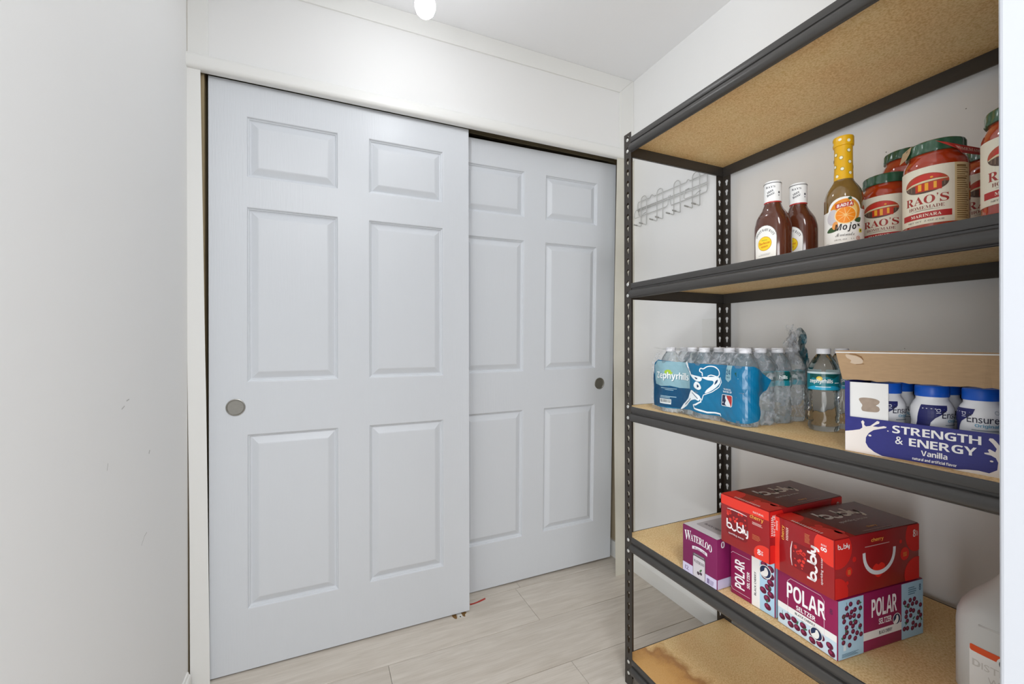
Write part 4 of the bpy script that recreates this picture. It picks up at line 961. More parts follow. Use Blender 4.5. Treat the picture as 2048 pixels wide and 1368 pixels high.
# --- pasta sauce jars
R_J = 0.0455
def make_jar(label, loc, face_deg, tall=0.0, detail=True):
    t = thing('sauce_jar', label, 'jar', loc, 0.0, 'red sauce jars with green lids')
    h = tall
    MB().lathe([(0.036, 0), (0.0425, 0.002), (0.0452, 0.008), (R_J - 0.0006, 0.013), (R_J - 0.0006, 0.122 + h), (0.0448, 0.13 + h), (0.0425, 0.138 + h), (0.039, 0.145 + h), (0.0372, 0.149 + h), (0.0372, 0.158 + h)], 44).obj(
        'body', mat('tomato_sauce_glass', (176, 56, 20), 0.1, 0, 0.6, coat=0.8, var=(30, 0.3)), t, smooth=True)
    def wob(a, z): return 1.0 + 0.022 * math.cos(14 * a)
    rs = [(0.0378, 0.1515 + h), (0.0405, 0.152 + h), (0.041, 0.155 + h), (0.0402, 0.159 + h), (0.0402, 0.168 + h), (0.0395, 0.1715 + h), (0.036, 0.1735 + h), (0.033, 0.1725 + h), (0.0005, 0.1725 + h)]
    m = MB()
    m.lathe(rs, 84, wob=lambda a, z: 1.0 + (0.024 * math.cos(14 * a) if 0.1545 + h < z < 0.1685 + h else 0.0))
    m.obj('lid', mat('green_lid', (44, 84, 58), 0.25, 0.0, 0.6, coat=0.4), t, smooth=True)
    f = cyl(R_J - 0.0002, math.radians(face_deg), 0.004)
    z0, z1 = 0.021, 0.124
    ink(t, f, 'label', pr('#e6dfcb'), rect(-0.062, z0, 0.0365, z1), 1)
    ink(t, f, 'label', pr('#d8c392'), rect(0.0365, z0, 0.066, z1), 1)
    ink(t, f, 'oval_picture', pr('#b0492c'), ell(-0.0035, 0.0945, 0.0322, 0.0178, 36), 2)
    ink(t, f, 'oval_picture', pr('#5c463a'), [[[(-0.0035 + 0.0318 * math.cos(PI + PI * i / 18), 0.0930 + 0.0163 * math.sin(PI + PI * i / 18)) for i in range(19)]]], 3)
    ink(t, f, 'oval_picture', pr('#c9342a'), blob((-0.026, 0.0985), (-0.016, 0.1075), (-0.002, 0.1105), (0.012, 0.1085), (0.02, 0.1035), (0.004, 0.1005), (-0.012, 0.0985)), 3)
    ink(t, f, 'oval_picture', pr('#d8cfa8'), stroke([(-0.034, 0.0915), (-0.022, 0.0955), (-0.006, 0.0975), (0.012, 0.0985), (0.0265, 0.0985)], [0.0015, 0.003, 0.0036, 0.003, 0.0012]), 4)
    ink(t, f, 'oval_picture', pr('#c0341e'), rect(-0.0165, 0.080, 0.019, 0.0948), 4)
    ink(t, f, 'oval_picture', pr('#f0a92c'), rect(-0.0125, 0.082, -0.0075, 0.0938) + rect(-0.003, 0.081, 0.0018, 0.0945) + rect(0.0085, 0.083, 0.0125, 0.0948) + ell(0.006, 0.1035, 0.002, 0.0015), 5)
    ink(t, f, 'oval_picture', pr('#7a6250'), rect(-0.030, 0.0855, -0.0275, 0.0925) + rect(-0.0245, 0.083, -0.022, 0.0935) + rect(0.0215, 0.0865, 0.0235, 0.0955), 5)
    def curve(x, y): return (x, y - 0.0035 * ((x + 0.0035) / 0.032) ** 2 * 0.0)
    ink(t, f, 'lettering', pr('#a3322a'), tx('RAO', 's', -0.0345, 0.0575, 0.0105, 0.0725) + tx('S', 's', 0.0165, 0.0575, 0.0285, 0.0725) + blob((0.0122, 0.0725), (0.0135, 0.0735), (0.0145, 0.0725), (0.0135, 0.0695), (0.0125, 0.0685), (0.0132, 0.071)), 2)
    ink(t, f, 'lettering', pr('#8c4a40'), tx('HOMEMADE', 's', -0.0285, 0.0485, 0.0225, 0.0545), 2)
    ink(t, f, 'small_print', pr('#8a7d6c'), rect(-0.0235, 0.0458, 0.0165, 0.0464) + rect(-0.017, 0.0468, 0.008, 0.0473), 2)
    ink(t, f, 'red_band', pr('#b22a28'), rect(-0.0425, 0.0315, 0.0325, 0.0425), 2)
    ink(t, f, 'lettering', pr('#efe4d2'), tx('MARINARA', 's', -0.0245, 0.0343, 0.0185, 0.0397), 3)
    ink(t, f, 'small_print', pr('#8d857a'), tx('NET WT 32 OZ 2 LB', 'b', -0.03, 0.0252, 0.022, 0.028), 2)
    if detail:
        ink(t, f, 'nutrition_print', pr('#8a6c3c'), lines(0.0395, 0.026, 0.062, 0.117, 24, 0.4, 0.35) + rect(0.0395, 0.116, 0.056, 0.1195) + rect(0.0395, 0.094, 0.056, 0.0965), 2)
    return t
jf = make_jar('largest looking red sauce jar at the front, its whole cream oval label in view', (1.045, 0.41, Z2), 188)
make_jar('red sauce jar with wavy green lid between the yellow necked bottle and the front jar', (1.150, 0.535, Z2), 196)
make_jar('taller sauce jar at the wall, only its bright green lid seen above the others', (1.262, 0.547, Z2), 200, tall=0.080, detail=False)
make_jar('red sauce jar just right of and behind the front jar, under a red card', (1.173, 0.377, Z2), 198)
make_jar('red sauce jar cut off by the white door jamb at the right edge', (0.999, 0.287, Z2), 188)
# paper collar on the front jar, its red card resting across the next lid
card = MB()
up = [(-0.0405, -0.0165, 0.1676), (-0.034, -0.029, 0.161), (-0.0175, -0.0405, 0.1545), (0.014, -0.048, 0.153), (0.045, -0.051, 0.1536)]
lw_ = [(-0.0265, -0.0355, 0.1536), (-0.023, -0.0385, 0.148), (-0.0178, -0.0428, 0.1395), (0.012, -0.0475, 0.140), (0.0406, -0.049, 0.1426)]
for off_ in (0.0, 0.0005):
    card.v += [(p[0] + off_ * 0.9, p[1] + off_ * 0.4, p[2]) for p in up] + [(p[0] + off_ * 0.9, p[1] + off_ * 0.4, p[2]) for p in lw_]
for i in range(4):
    card.f += [(i, i + 1, 6 + i, 5 + i), (15 + i, 16 + i, 11 + i, 10 + i), (i, 10 + i, 11 + i, i + 1), (5 + i, 6 + i, 16 + i, 15 + i)]
card.f += [(0, 5, 15, 10), (4, 14, 19, 9)]
cd = card.obj('red_card', mat('red_card', (178, 46, 38), 0.35), jf)
def oncard(a, b, h):
    k = min(max(a, 0.0), 3.999)
    i = int(k); q = k - i
    p0 = Vector(lw_[i]).lerp(Vector(lw_[i + 1]), q); p1 = Vector(up[i]).lerp(Vector(up[i + 1]), q)
    return p0.lerp(p1, b) + Vector((-0.4, -0.9, -0.1)) * h
ink(cd, Face(oncard, 0.5), 'card_print', pr('#e2c2b0'), tx('HOMEMADE', 's', 1.5, 0.35, 3.6, 0.75), 2)
fl_ = MB()
fl_.rings([[(-0.035, 0.020, 0.172), (-0.012, 0.043, 0.172), (-0.0115, 0.0437, 0.172), (-0.0355, 0.0207, 0.172)],
           [(-0.037, 0.022, 0.160), (-0.015, 0.045, 0.158), (-0.0145, 0.0457, 0.158), (-0.0375, 0.0227, 0.160)],
           [(-0.036, 0.028, 0.150), (-0.021, 0.044, 0.149), (-0.0205, 0.0447, 0.149), (-0.0365, 0.0287, 0.150)]])
fl_.obj('paper_flap', mat('tan_paper', (188, 160, 124), 0.7), jf)

# ------------------------------------------------------------------ goods on the third shelf
WATERM = mat('water_in_clear_plastic', (246, 250, 250), 0.02, 0, 0.5, trans=1.0, ior=1.30)
CAPM = mat('white_bottle_cap', (226, 226, 230), 0.35)
random.seed(3)
BP = [(0.024, 0.0), (0.0295, 0.002), (0.0318, 0.008), (0.0322, 0.014), (0.0302, 0.019), (0.0322, 0.024), (0.03, 0.030), (0.032, 0.036), (0.0296, 0.042), (0.0318, 0.048), (0.0294, 0.054), (0.0314, 0.060), (0.0292, 0.066),
      (0.0312, 0.072), (0.0294, 0.078), (0.0316, 0.084), (0.0302, 0.090), (0.0322, 0.096), (0.0322, 0.141), (0.0312, 0.148), (0.0282, 0.158), (0.0225, 0.170), (0.0165, 0.179), (0.0138, 0.183), (0.0134, 0.188)]
def bottle_body(n=28):
    return MB().lathe(BP, n, wob=lambda a, z: 1.0 + (0.03 * math.sin(3 * a + 90 * z) * math.sin(5 * a) if 0.012 < z < 0.094 else 0))
t = thing('water_bottle', 'loose clear water bottle with a teal label standing alone beside the blue carton', 'bottle', (1.105, 0.64, Z3))
LB = t
bottle_body(40).obj('body', WATERM, t, smooth='all')
cpo = MB().lathe([(0.0142, 0.1835), (0.0148, 0.184), (0.0148, 0.1945), (0.0138, 0.1962), (0.0005, 0.1964)], 48, wob=lambda a, z: 1 + 0.012 * math.cos(24 * a)).obj('cap', CAPM, t, smooth=True)
f = cyl(0.0326, math.radians(210), 0.004)
def water_label(t, f):
    ink(t, f, 'label', pr('#157a86', 0.3), rect(-0.1, 0.0985, 0.1, 0.137), 1)
    ink(t, f, 'label_band', pr('#c9d9da', 0.3), rect(-0.1, 0.137, 0.1, 0.1415), 1)
    ink(t, f, 'label_forest', pr('#0f4f4c', 0.3), poly((-0.03, 0.122), (-0.022, 0.128), (-0.012, 0.124), (0.004, 0.131), (0.02, 0.126), (0.034, 0.134), (0.034, 0.1365), (-0.03, 0.1365)), 2)
    ink(t, f, 'label_wave', pr('#2aa6cc', 0.3), blob((-0.04, 0.1), (-0.02, 0.108), (0.0, 0.106), (0.02, 0.109), (0.04, 0.104), (0.06, 0.101), (0.0, 0.0995)), 2)
    ink(t, f, 'sun_print', pr('#e2c23a', 0.3), ell(-0.008, 0.1255, 0.0062, 0.0055, 20), 3)
    ink(t, f, 'sun_print', pr('#f6e08a', 0.3), ell(-0.008, 0.1248, 0.0035, 0.003, 16), 4)
    ink(t, f, 'lettering', pr('#f1f4f2', 0.3), tx('zephyrhills', 'b', -0.0295, 0.1125, 0.0185, 0.125), 5)
    ink(t, f, 'lettering', pr('#d8eef2', 0.3), rect(-0.016, 0.1055, 0.014, 0.1072) + rect(0.022, 0.115, 0.034, 0.117), 5)
    ink(t, f, 'label_badge', pr('#58c6e0', 0.3), turn(rect(0.038, 0.106, 0.048, 0.116), 0.043, 0.111, PI / 4), 3)
water_label(t, f)
t2 = copy_tree(LB)
t2.location = (1.178, 0.640, Z3)
t2.rotation_euler = (0, 0, 0.5)
t2['label'] = 'clear water bottle mostly hidden behind the loose one, against the blue carton'
for q in (LB, t2): q['group'] = 'loose water bottles'

# --- shrink-wrapped pack of water bottles
PK = (0.955, 0.73, Z3)
pack = thing('water_bottle_pack', 'shrink wrapped pack of water bottles in clear film with printed blue baseball panel', 'bottle pack', PK)
PKB = mat('water_in_pack', (226, 236, 240), 0.04, 0, 0.5, trans=0.9, ior=1.25)
src = bottle_body(22).obj('bottle', PKB, pack, smooth='all')
cap0 = MB().lathe([(0.0142, 0.1835), (0.0146, 0.184), (0.0146, 0.1945), (0.0136, 0.1962), (0.0005, 0.1964)], 18).obj('cap', CAPM, src, smooth=True)
f = cyl(0.0326, math.radians(225), 0.006)
ink(src, f, 'bottle_label', pr('#1c7f8e', 0.3), rect(-0.1, 0.0985, 0.1, 0.137), 1)
ink(src, f, 'bottle_label', pr('#0f4f4c', 0.3), rect(-0.02, 0.112, 0.035, 0.135), 2)
ink(src, f, 'lettering', pr('#e6eeee', 0.3), tx('hills', 'b', -0.002, 0.1165, 0.018, 0.126), 3)
first = True
CELL = 0.0635
for i in range(5):
    for j in range(4):
        x = 0.985 - PK[0] + j * 0.062 + (0.022 if (i % 2 and j == 0) else 0.012 if i % 2 else 0.0)
        y = 0.757 - PK[1] + i * CELL + (0.004 if j % 2 else 0)
        o = src if first else copy_tree(src, pack)
        first = False
        o.location = (x, y, 0)
        o.rotation_euler = (0, 0, (i * 1.3 + j * 2.1) % 1.2 - 0.6)
# surface of the film: s runs from the far end along the aisle side, round the near corner and along the short side
FX, FY0, FY1, RC = 0.9525, 0.757, 1.072, 0.034
LA = FY1 - FY0
LC = RC * PI / 2
def film_base(s):
    if s < LA:
        y = FY1 - s
        sc_ = 0.5 - 0.5 * math.cos(2 * PI * (y - FY0) / (2 * CELL))
        return (FX + 0.011 * sc_, y), (-1.0, 0.0)
    s -= LA
    if s < LC:
        a = s / RC
        return (FX + RC - RC * math.cos(a), FY0 - RC * math.sin(a)), (-math.cos(a), -math.sin(a))
    s -= LC
    x = FX + RC + s
    sc_ = 0.5 - 0.5 * math.cos(2 * PI * s / 0.062)
    return (x, FY0 - RC + 0.008 * sc_), (0.0, -1.0)
def film_in(v):
    """how far the film is drawn in at height v"""
    t = 0.0
    if v < 0.02: t = 0.002 * (0.02 - v) / 0.02
    if 0.045 < v < 0.095: t = 0.0022 * math.sin(PI * (v - 0.045) / 0.05)
    if v > 0.142: t = 0.02 * ((v - 0.142) / 0.05) ** 1.15
    return t
def film(s, v, h):
    (x, y), n = film_base(s)
    d = h - film_in(v) + 0.0006 * math.sin(s * 210 + v * 90) * math.sin(v * 130 + s * 40)
    if v > 0.142: d -= 0.004 * (v - 0.142) / 0.05 * (1 + math.cos(2 * PI * s / CELL)) 
    return Vector((x + n[0] * d - PK[0], y + n[1] * d - PK[1], v))
def mk_film(name, col, alpha, rough):
    m = bpy.data.materials.new(name)
    m.use_nodes = True
    nt = m.node_tree; N, L = nt.nodes, nt.links
    b = N['Principled BSDF']
    b.inputs['Base Color'].default_value = rgb(col); b.inputs['Roughness'].default_value = rough; b.inputs['Specular IOR Level'].default_value = 0.9
    tc = N.new('ShaderNodeTexCoord')
    nz = N.new('ShaderNodeTexNoise'); nz.inputs['Scale'].default_value = 46; nz.inputs['Detail'].default_value = 5; nz.inputs['Distortion'].default_value = 1.5
    bp = N.new('ShaderNodeBump'); bp.inputs['Strength'].default_value = 0.55; bp.inputs['Distance'].default_value = 0.004
    rp = N.new('ShaderNodeValToRGB')
    rp.color_ramp.elements[0].position = 0.42; rp.color_ramp.elements[0].color = (alpha * 0.5,) * 3 + (1,)
    rp.color_ramp.elements[1].position = 0.68; rp.color_ramp.elements[1].color = (min(1, alpha * 2.0),) * 3 + (1,)
    L.new(tc.outputs['Object'], nz.inputs['Vector']); L.new(nz.outputs['Fac'], bp.inputs['Height']); L.new(bp.outputs[0], b.inputs['Normal'])
    L.new(nz.outputs['Fac'], rp.inputs[0]); L.new(rp.outputs[0], b.inputs['Alpha'])
    return m
CLEAR = mk_film('clear_shrink_film', (214, 218, 224), 0.26, 0.14)
TEALF = mk_film('teal_printed_film', (20, 96, 112), 0.9, 0.2)
ST = LA + LC + 0.205
MB().grid(lambda a, b: film(a * ST, 0.001 + b * 0.186, -0.0008), 110, 26).obj('shrink_film', CLEAR, pack, smooth='all', solid=1)
# film over the caps
def topf(a, b):
    x = 0.96 + 0.235 * a - PK[0]; y = 0.735 + 0.325 * b - PK[1]
    return (x, y, 0.1975 - 0.006 * abs(math.sin(PI * (a * 0.235) / 0.062)) - 0.005 * abs(math.sin(PI * b * 0.325 / CELL)))
MB().grid(topf, 30, 34).obj('shrink_film', CLEAR, pack, smooth='all', solid=1)
FF = Face(film, 0.006, 0.012)
def Y(y): return FY1 - y          # world y -> s on the long side
BLUE = mat('blue_film_print', (14, 112, 156), 0.25, 0, 0.6, var=(18, 0.15))
sheet = [(Y(1.058), 0.014), (Y(1.023), 0.013), (Y(0.973), 0.014), (Y(0.906), 0.020), (Y(0.86), 0.014), (Y(0.816), 0.016), (Y(0.79), 0.009), (Y(0.757), 0.008), (LA + 0.03, 0.010), (LA + LC, 0.016), (LA + LC + 0.012, 0.03),
         (LA + LC + 0.006, 0.055), (LA + LC + 0.01, 0.075), (LA + LC + 0.040, 0.09), (LA + LC + 0.052, 0.116), (LA + LC + 0.035, 0.128), (LA + LC + 0.012, 0.142), (LA + LC - 0.01, 0.151), (LA, 0.152), (Y(0.829), 0.152), (Y(0.963), 0.153), (Y(1.04), 0.158), (Y(1.056), 0.149)]
ink(pack, FF, 'blue_panel', BLUE, [[sheet]], 4)
ink(pack, FF, 'dark_blue_print', pr('#0d4a70', 0.3), poly((Y(1.058), 0.016), (Y(0.946), 0.018), (Y(0.92), 0.05), (Y(0.907), 0.078), (Y(0.93), 0.082), (Y(0.96), 0.078), (Y(0.98), 0.082), (Y(1.01), 0.079), (Y(1.04), 0.083), (Y(1.06), 0.12), (Y(1.062), 0.08)), 6)
ink(pack, FF, 'pale_panel', mat('pale_blue_film', (140, 178, 190), 0.3), poly((Y(1.047), 0.082), (Y(1.02), 0.078), (Y(0.985), 0.081), (Y(0.955), 0.077), (Y(0.909), 0.080), (Y(0.907), 0.12), (Y(0.934), 0.153), (Y(1.0), 0.154), (Y(1.04), 0.155), (Y(1.052), 0.14)), 7)
ink(pack, FF, 'sun_print', pr('#a6c83a', 0.3), ell(Y(0.990), 0.1215, 0.0135, 0.0075), 8)
ink(pack, FF, 'lettering', pr('#4b7482', 0.3), tx('Zephyrhills', 'b', Y(1.036), 0.0945, Y(0.9125), 0.1215), 8)
ink(pack, FF, 'lettering', pr('#eef3f4', 0.3), tx('Zephyrhills', 'b', Y(1.0375), 0.0955, Y(0.914), 0.1225), 9)
ink(pack, FF, 'small_print', pr('#a9c6d2', 0.3), rect(Y(1.02), 0.072, Y(0.965), 0.0735) + rect(Y(1.005), 0.0675, Y(0.975), 0.069) + rect(Y(1.02), 0.0475, Y(0.965), 0.0495) + rect(Y(1.02), 0.0435, Y(0.985), 0.0455), 8)
ink(pack, FF, 'bar_code', pr('#e6ecec', 0.3), rect(Y(1.023), 0.0255, Y(0.981), 0.0405), 8)
bars = []
for i in range(15): bars += rect(Y(1.0205) + i * 0.00255, 0.0295, Y(1.0205) + i * 0.00255 + random.choice((0.0007, 0.0012, 0.0016)), 0.039)
ink(pack, FF, 'bar_code', pr('#283840', 0.3), bars, 9)
# swinging batter drawn in white line
PW = pr('#e8eff2', 0.3)
bat = stroke([(Y(0.931), 0.155), (Y(0.922), 0.148), (Y(0.908), 0.128), (Y(0.902), 0.118)], [0.007, 0.0075, 0.005, 0.003])
helm = stroke(smooth([(Y(0.862), 0.119), (Y(0.864), 0.128), (Y(0.871), 0.132), (Y(0.869), 0.140), (Y(0.860), 0.139), (Y(0.849), 0.146), (Y(0.832), 0.146), (Y(0.818), 0.138), (Y(0.815), 0.126), (Y(0.822), 0.120), (Y(0.84), 0.123), (Y(0.852), 0.118)], 4)[:-4], 0.0028)
arm1 = blob((Y(0.903), 0.121), (Y(0.885), 0.119), (Y(0.866), 0.115), (Y(0.868), 0.105), (Y(0.882), 0.104), (Y(0.898), 0.113))
arm2 = blob((Y(0.866), 0.116), (Y(0.842), 0.118), (Y(0.818), 0.119), (Y(0.812), 0.108), (Y(0.82), 0.096), (Y(0.838), 0.082), (Y(0.858), 0.072), (Y(0.852), 0.083), (Y(0.836), 0.097), (Y(0.834), 0.107), (Y(0.85), 0.109))
body = blob((Y(0.885), 0.102), (Y(0.872), 0.098), (Y(0.868), 0.085), (Y(0.878), 0.08), (Y(0.892), 0.088))
leg1 = blob((Y(0.905), 0.076), (Y(0.888), 0.07), (Y(0.872), 0.062), (Y(0.874), 0.05), (Y(0.888), 0.052), (Y(0.905), 0.046), (Y(0.922), 0.03), (Y(0.948), 0.016), (Y(0.938), 0.032), (Y(0.918), 0.05))
leg2 = stroke([(Y(0.87), 0.058), (Y(0.868), 0.048), (Y(0.885), 0.038), (Y(0.893), 0.036), (Y(0.889), 0.027), (Y(0.872), 0.024), (Y(0.85), 0.021), (Y(0.828), 0.023), (Y(0.812), 0.022), (Y(0.81), 0.017)], [0.003, 0.004, 0.005, 0.004, 0.004, 0.005, 0.0045, 0.004, 0.004, 0.002])
outl = stroke([(Y(0.812), 0.119), (Y(0.808), 0.107), (Y(0.816), 0.093), (Y(0.838), 0.078), (Y(0.862), 0.067), (Y(0.866), 0.052)], 0.0022)
ink(pack, FF, 'batter_print', PW, bat + helm + arm1 + arm2 + body + leg1 + leg2 + outl, 8)
ink(pack, FF, 'batter_print', pr('#123f63', 0.3), blob((Y(0.888), 0.115), (Y(0.878), 0.112), (Y(0.882), 0.109)) + blob((Y(0.82), 0.112), (Y(0.822), 0.104), (Y(0.83), 0.098), (Y(0.826), 0.108)) + stroke([(Y(0.9), 0.07), (Y(0.885), 0.06), (Y(0.878), 0.055)], 0.002)
    + stroke([(Y(0.93), 0.032), (Y(0.915), 0.043), (Y(0.905), 0.053)], 0.002) + stroke([(Y(0.915), 0.138), (Y(0.908), 0.13)], 0.0016) + blob((Y(0.88), 0.095), (Y(0.874), 0.09), (Y(0.88), 0.086)), 9)
# count tag and league badge
ink(pack, FF, 'count_tag', mat('pale_blue_film', (140, 178, 190), 0.3), poly((Y(0.789), 0.152), (Y(0.771), 0.152), (Y(0.773), 0.117), (Y(0.782), 0.109), (Y(0.793), 0.116)), 6)
ink(pack, FF, 'lettering', pr('#1c5878', 0.3), tx('24', 'b', Y(0.790), 0.128, Y(0.775), 0.141) + tx('PACK', 'b', Y(0.788), 0.119, Y(0.777), 0.1235), 7)
ink(pack, FF, 'lettering', PW, tx('THE OFFICIAL', 'b', Y(0.802), 0.0875, Y(0.774), 0.0915) + tx('WATER OF', 'b', Y(0.804), 0.0805, Y(0.772), 0.0855), 6)
ink(pack, FF, 'league_badge', PW, rrect(Y(0.809), 0.0455, Y(0.770), 0.0755, 0.004), 6)
ink(pack, FF, 'league_badge', pr('#1c2748', 0.3), rrect(Y(0.8075), 0.047, Y(0.786), 0.074, 0.003), 7)
ink(pack, FF, 'league_badge', pr('#b5302c', 0.3), rrect(Y(0.790), 0.047, Y(0.7715), 0.074, 0.003), 8)
ink(pack, FF, 'league_badge', PW, blob((Y(0.7935), 0.0735), (Y(0.7905), 0.071), (Y(0.788), 0.066), (Y(0.781), 0.058), (Y(0.7745), 0.0475), (Y(0.790), 0.0475), (Y(0.796), 0.053), (Y(0.793), 0.06), (Y(0.796), 0.067)) + ell(Y(0.803), 0.0545, 0.0015), 9)
# torn end of the wrap gathered at the back
random.seed(11)
def crumple(cx, cy, cz, wx, wy, hz, ph):
    def fn(a, b):
        u, v = a * 2 - 1, b
        w = (1 - 0.55 * v)
        r = 0.012 * math.sin(9 * u + 5 * v + ph) + 0.010 * math.sin(15 * v + 4 * u * v + ph * 2) + 0.006 * math.sin(23 * u - 11 * v)
        return (cx + wx * u * w + r * 0.6 - PK[0], cy + wy * u * w + r - PK[1], cz + hz * v * (1 - 0.35 * abs(u + 0.15)) + 0.006 * math.sin(13 * u + ph) - Z3)
    return fn
MB().grid(crumple(1.180, 0.765, Z3 + 0.15, 0.058, 0.022, 0.115, 0.4), 26, 22).obj('torn_film', CLEAR, pack, smooth='all', solid=1)
MB().grid(crumple(1.170, 0.755, Z3 + 0.155, 0.04, 0.03, 0.095, 1.9), 24, 20).obj('torn_film', CLEAR, pack, smooth='all', solid=1)
MB().grid(crumple(1.222, 0.765, Z3 + 0.09, 0.045, 0.02, 0.16, 2.6), 24, 22).obj('torn_film', TEALF, pack, smooth='all', solid=1)
def endsheet(a, b):
    x = 1.19 + 0.026 * a + 0.004 * math.sin(b * 17 + a * 5)
    y = 0.728 + 0.03 * a + 0.005 * math.sin(b * 11 + a * 9)
    return (x - PK[0], y - PK[1], 0.004 + b * 0.165)
MB().grid(endsheet, 12, 26).obj('torn_film', TEALF, pack, smooth='all', solid=1)

# --- open carton with small drink bottles
CA = math.atan2(0.13, 0.9915)
CT = (0.936, 0.503, Z3)
carton = thing('drink_carton', 'open blue cardboard carton with torn brown lid flap and milk splash print', 'carton', CT, CA)
# local axes: x into the shelf, -y along the front to the right
CW, CDp, CH = 0.268, 0.33, 0.137
NAVY = mat('navy_carton_print', (44, 46, 122), 0.45, var=(90, 0.08, (1, 1, 3)))
KRAFT = mat('kraft_cardboard', (176, 146, 112), 0.75, var=(60, 0.1, (1, 1, 6)))
WCARD = mat('white_card', (226, 225, 222), 0.6)
T_ = 0.0022
MB().box(0, -CW, 0.0003, CDp, 0, T_).obj('bottom_panel', KRAFT, carton)
MB().box(0, -CW, T_, T_, 0, 0.068).obj('front_panel', NAVY, carton, bevel=0.0004, seg=1)
MB().box(0, -0.0075, 0.068, T_, 0, CH).obj('front_post', NAVY, carton)
MB().box(T_, -T_, T_, CDp, 0, CH).obj('side_panel', NAVY, carton)
MB().box(T_, -CW, T_, CDp, -CW + T_, CH).obj('side_panel', NAVY, carton)
MB().box(CDp - T_, -CW + T_, T_, CDp, -T_, CH).obj('back_panel', KRAFT, carton)
MB().box(0.075, -CW, CH, CDp, 0, CH + T_).obj('top_panel', NAVY, carton)
# inner flap left standing in the opening
ip = MB().box(T_ + 0.0004, -0.066, 0.04, T_ * 2, -0.0055, CH - 0.002).obj('inner_flap', WCARD, carton)
ff_ = flat((0, 0, 0), (0, -1, 0), (0, 0, 1))
fi_ = flat((T_ + 0.0004, 0, 0), (0, -1, 0), (0, 0, 1))
ink(ip, fi_, 'glue_patch', mat('torn_grey_card', (164, 146, 130), 0.8, var=(150, 0.15)), blob((0.022, 0.104), (0.03, 0.1065), (0.045, 0.106), (0.053, 0.1025), (0.052, 0.097), (0.048, 0.0935), (0.052, 0.091), (0.0535, 0.086), (0.05, 0.0815), (0.04, 0.0805), (0.028, 0.081), (0.0255, 0.086), (0.027, 0.092), (0.0235, 0.098)), 1)
# torn lid flap leaning out, brown inside towards the aisle
nseg = 30
low, high = [], []
random.seed(5)
for i in range(nseg + 1):
    s = -0.004 + (CW + 0.004) * i / nseg
    low.append((0.0, -s, CH + 0.002 + random.uniform(-0.0012, 0.0012)))
    high.append((-0.03, -(s + 0.001 * i / nseg), CH + 0.0575 + 0.0006 * math.sin(i * 0.7)))
fm = MB()
for dz in (0.0, 0.0022):
    for i in range(nseg + 1): fm.v.append((low[i][0] + dz * 0.8, low[i][1], low[i][2] + dz * 0.6))
    for i in range(nseg + 1): fm.v.append((high[i][0] + dz * 0.8, high[i][1], high[i][2] + dz * 0.6))
K_ = 2 * (nseg + 1)
for i in range(nseg):
    a, b, c, d = i, i + 1, nseg + 2 + i, nseg + 1 + i
    fm.f += [(a, b, c, d), (K_ + d, K_ + c, K_ + b, K_ + a), (a, K_ + a, K_ + b, b), (d, c, K_ + c, K_ + d)]
fm.f += [(0, nseg + 1, K_ + nseg + 1, K_), (nseg, K_ + nseg, K_ + 2 * nseg + 1, 2 * nseg + 1)]
lf = fm.obj('lid_flap', KRAFT, carton)
uu, vv = Vector((0, -1, 0)), Vector((-0.03, 0, 0.0555)).normalized()
fv = flat((0.0, 0, CH + 0.002), uu, vv)
ink(lf, fv, 'torn_paper', WCARD, rect(-0.004, 0.0605, CW, 0.0628), 7)
ink(lf, fv, 'torn_paper', mat('torn_pale_card', (198, 178, 156), 0.8), blob((0.012, 0.057), (0.012, 0.05), (0.018, 0.044), (0.016, 0.039), (0.024, 0.036), (0.034, 0.038), (0.036, 0.046), (0.03, 0.052), (0.022, 0.055)), 2)
ink(lf, fv, 'torn_paper', mat('brown_tear', (130, 92, 58), 0.8), stroke([(0.018, 0.058), (0.027, 0.057), (0.035, 0.052), (0.0375, 0.045)], [0.001, 0.002, 0.003, 0.001]) + stroke([(0.024, 0.0355), (0.037, 0.037)], 0.001), 3)
# a shred of the white facing standing up behind the flap
MB().box(0.01, -0.064, CH + T_, 0.05, -0.012, CH + T_ + 0.001).obj('lid_shred', WCARD, carton)
CREAM = pr('#e6ddd6')
spl = [(0.0005, 0.001), (0.0005, 0.0385), (0.012, 0.0415), (0.024, 0.0455), (0.028, 0.0495), (0.0275, 0.0555), (0.026, 0.0605), (0.0285, 0.0635), (0.0312, 0.0608), (0.0305, 0.0555), (0.0335, 0.0525), (0.040, 0.0545), (0.046, 0.0605), (0.0505, 0.0655), (0.054, 0.0645), (0.0535, 0.061), (0.049, 0.0585), (0.044, 0.0545), (0.052, 0.0545), (0.0605, 0.0575), (0.0645, 0.0565), (0.0635, 0.0545), (0.055, 0.0515), (0.045, 0.0475), (0.038, 0.041), (0.0335, 0.032), (0.033, 0.022), (0.037, 0.014), (0.046, 0.007), (0.058, 0.002), (0.07, 0.0008)]
ink(carton, ff_, 'milk_print', CREAM, [[spl]] + ell(0.0395, 0.0365, 0.0024, 0.0018, 14) + ell(0.0662, 0.0495, 0.0012, 0.001, 10), 1)
spr = [(0.2035, 0.0), (0.15, 0.0006), (0.166, 0.0045), (0.18, 0.0062), (0.192, 0.005), (0.2005, 0.012), (0.2015, 0.024), (0.199, 0.0305), (0.194, 0.0335), (0.187, 0.0345), (0.1865, 0.0365), (0.192, 0.0375), (0.1905, 0.0415), (0.1925, 0.0432), (0.196, 0.041), (0.1985, 0.0395), (0.2, 0.045), (0.196, 0.052), (0.1915, 0.0575), (0.1925, 0.0605), (0.196, 0.0605), (0.1995, 0.0565), (0.2035, 0.05), (0.215, 0.045), (0.23, 0.02), (0.22, 0.0)]
ink(carton, ff_, 'milk_print', CREAM, [[spr]] + ell(0.1945, 0.0245, 0.002, 0.0014, 12), 1)
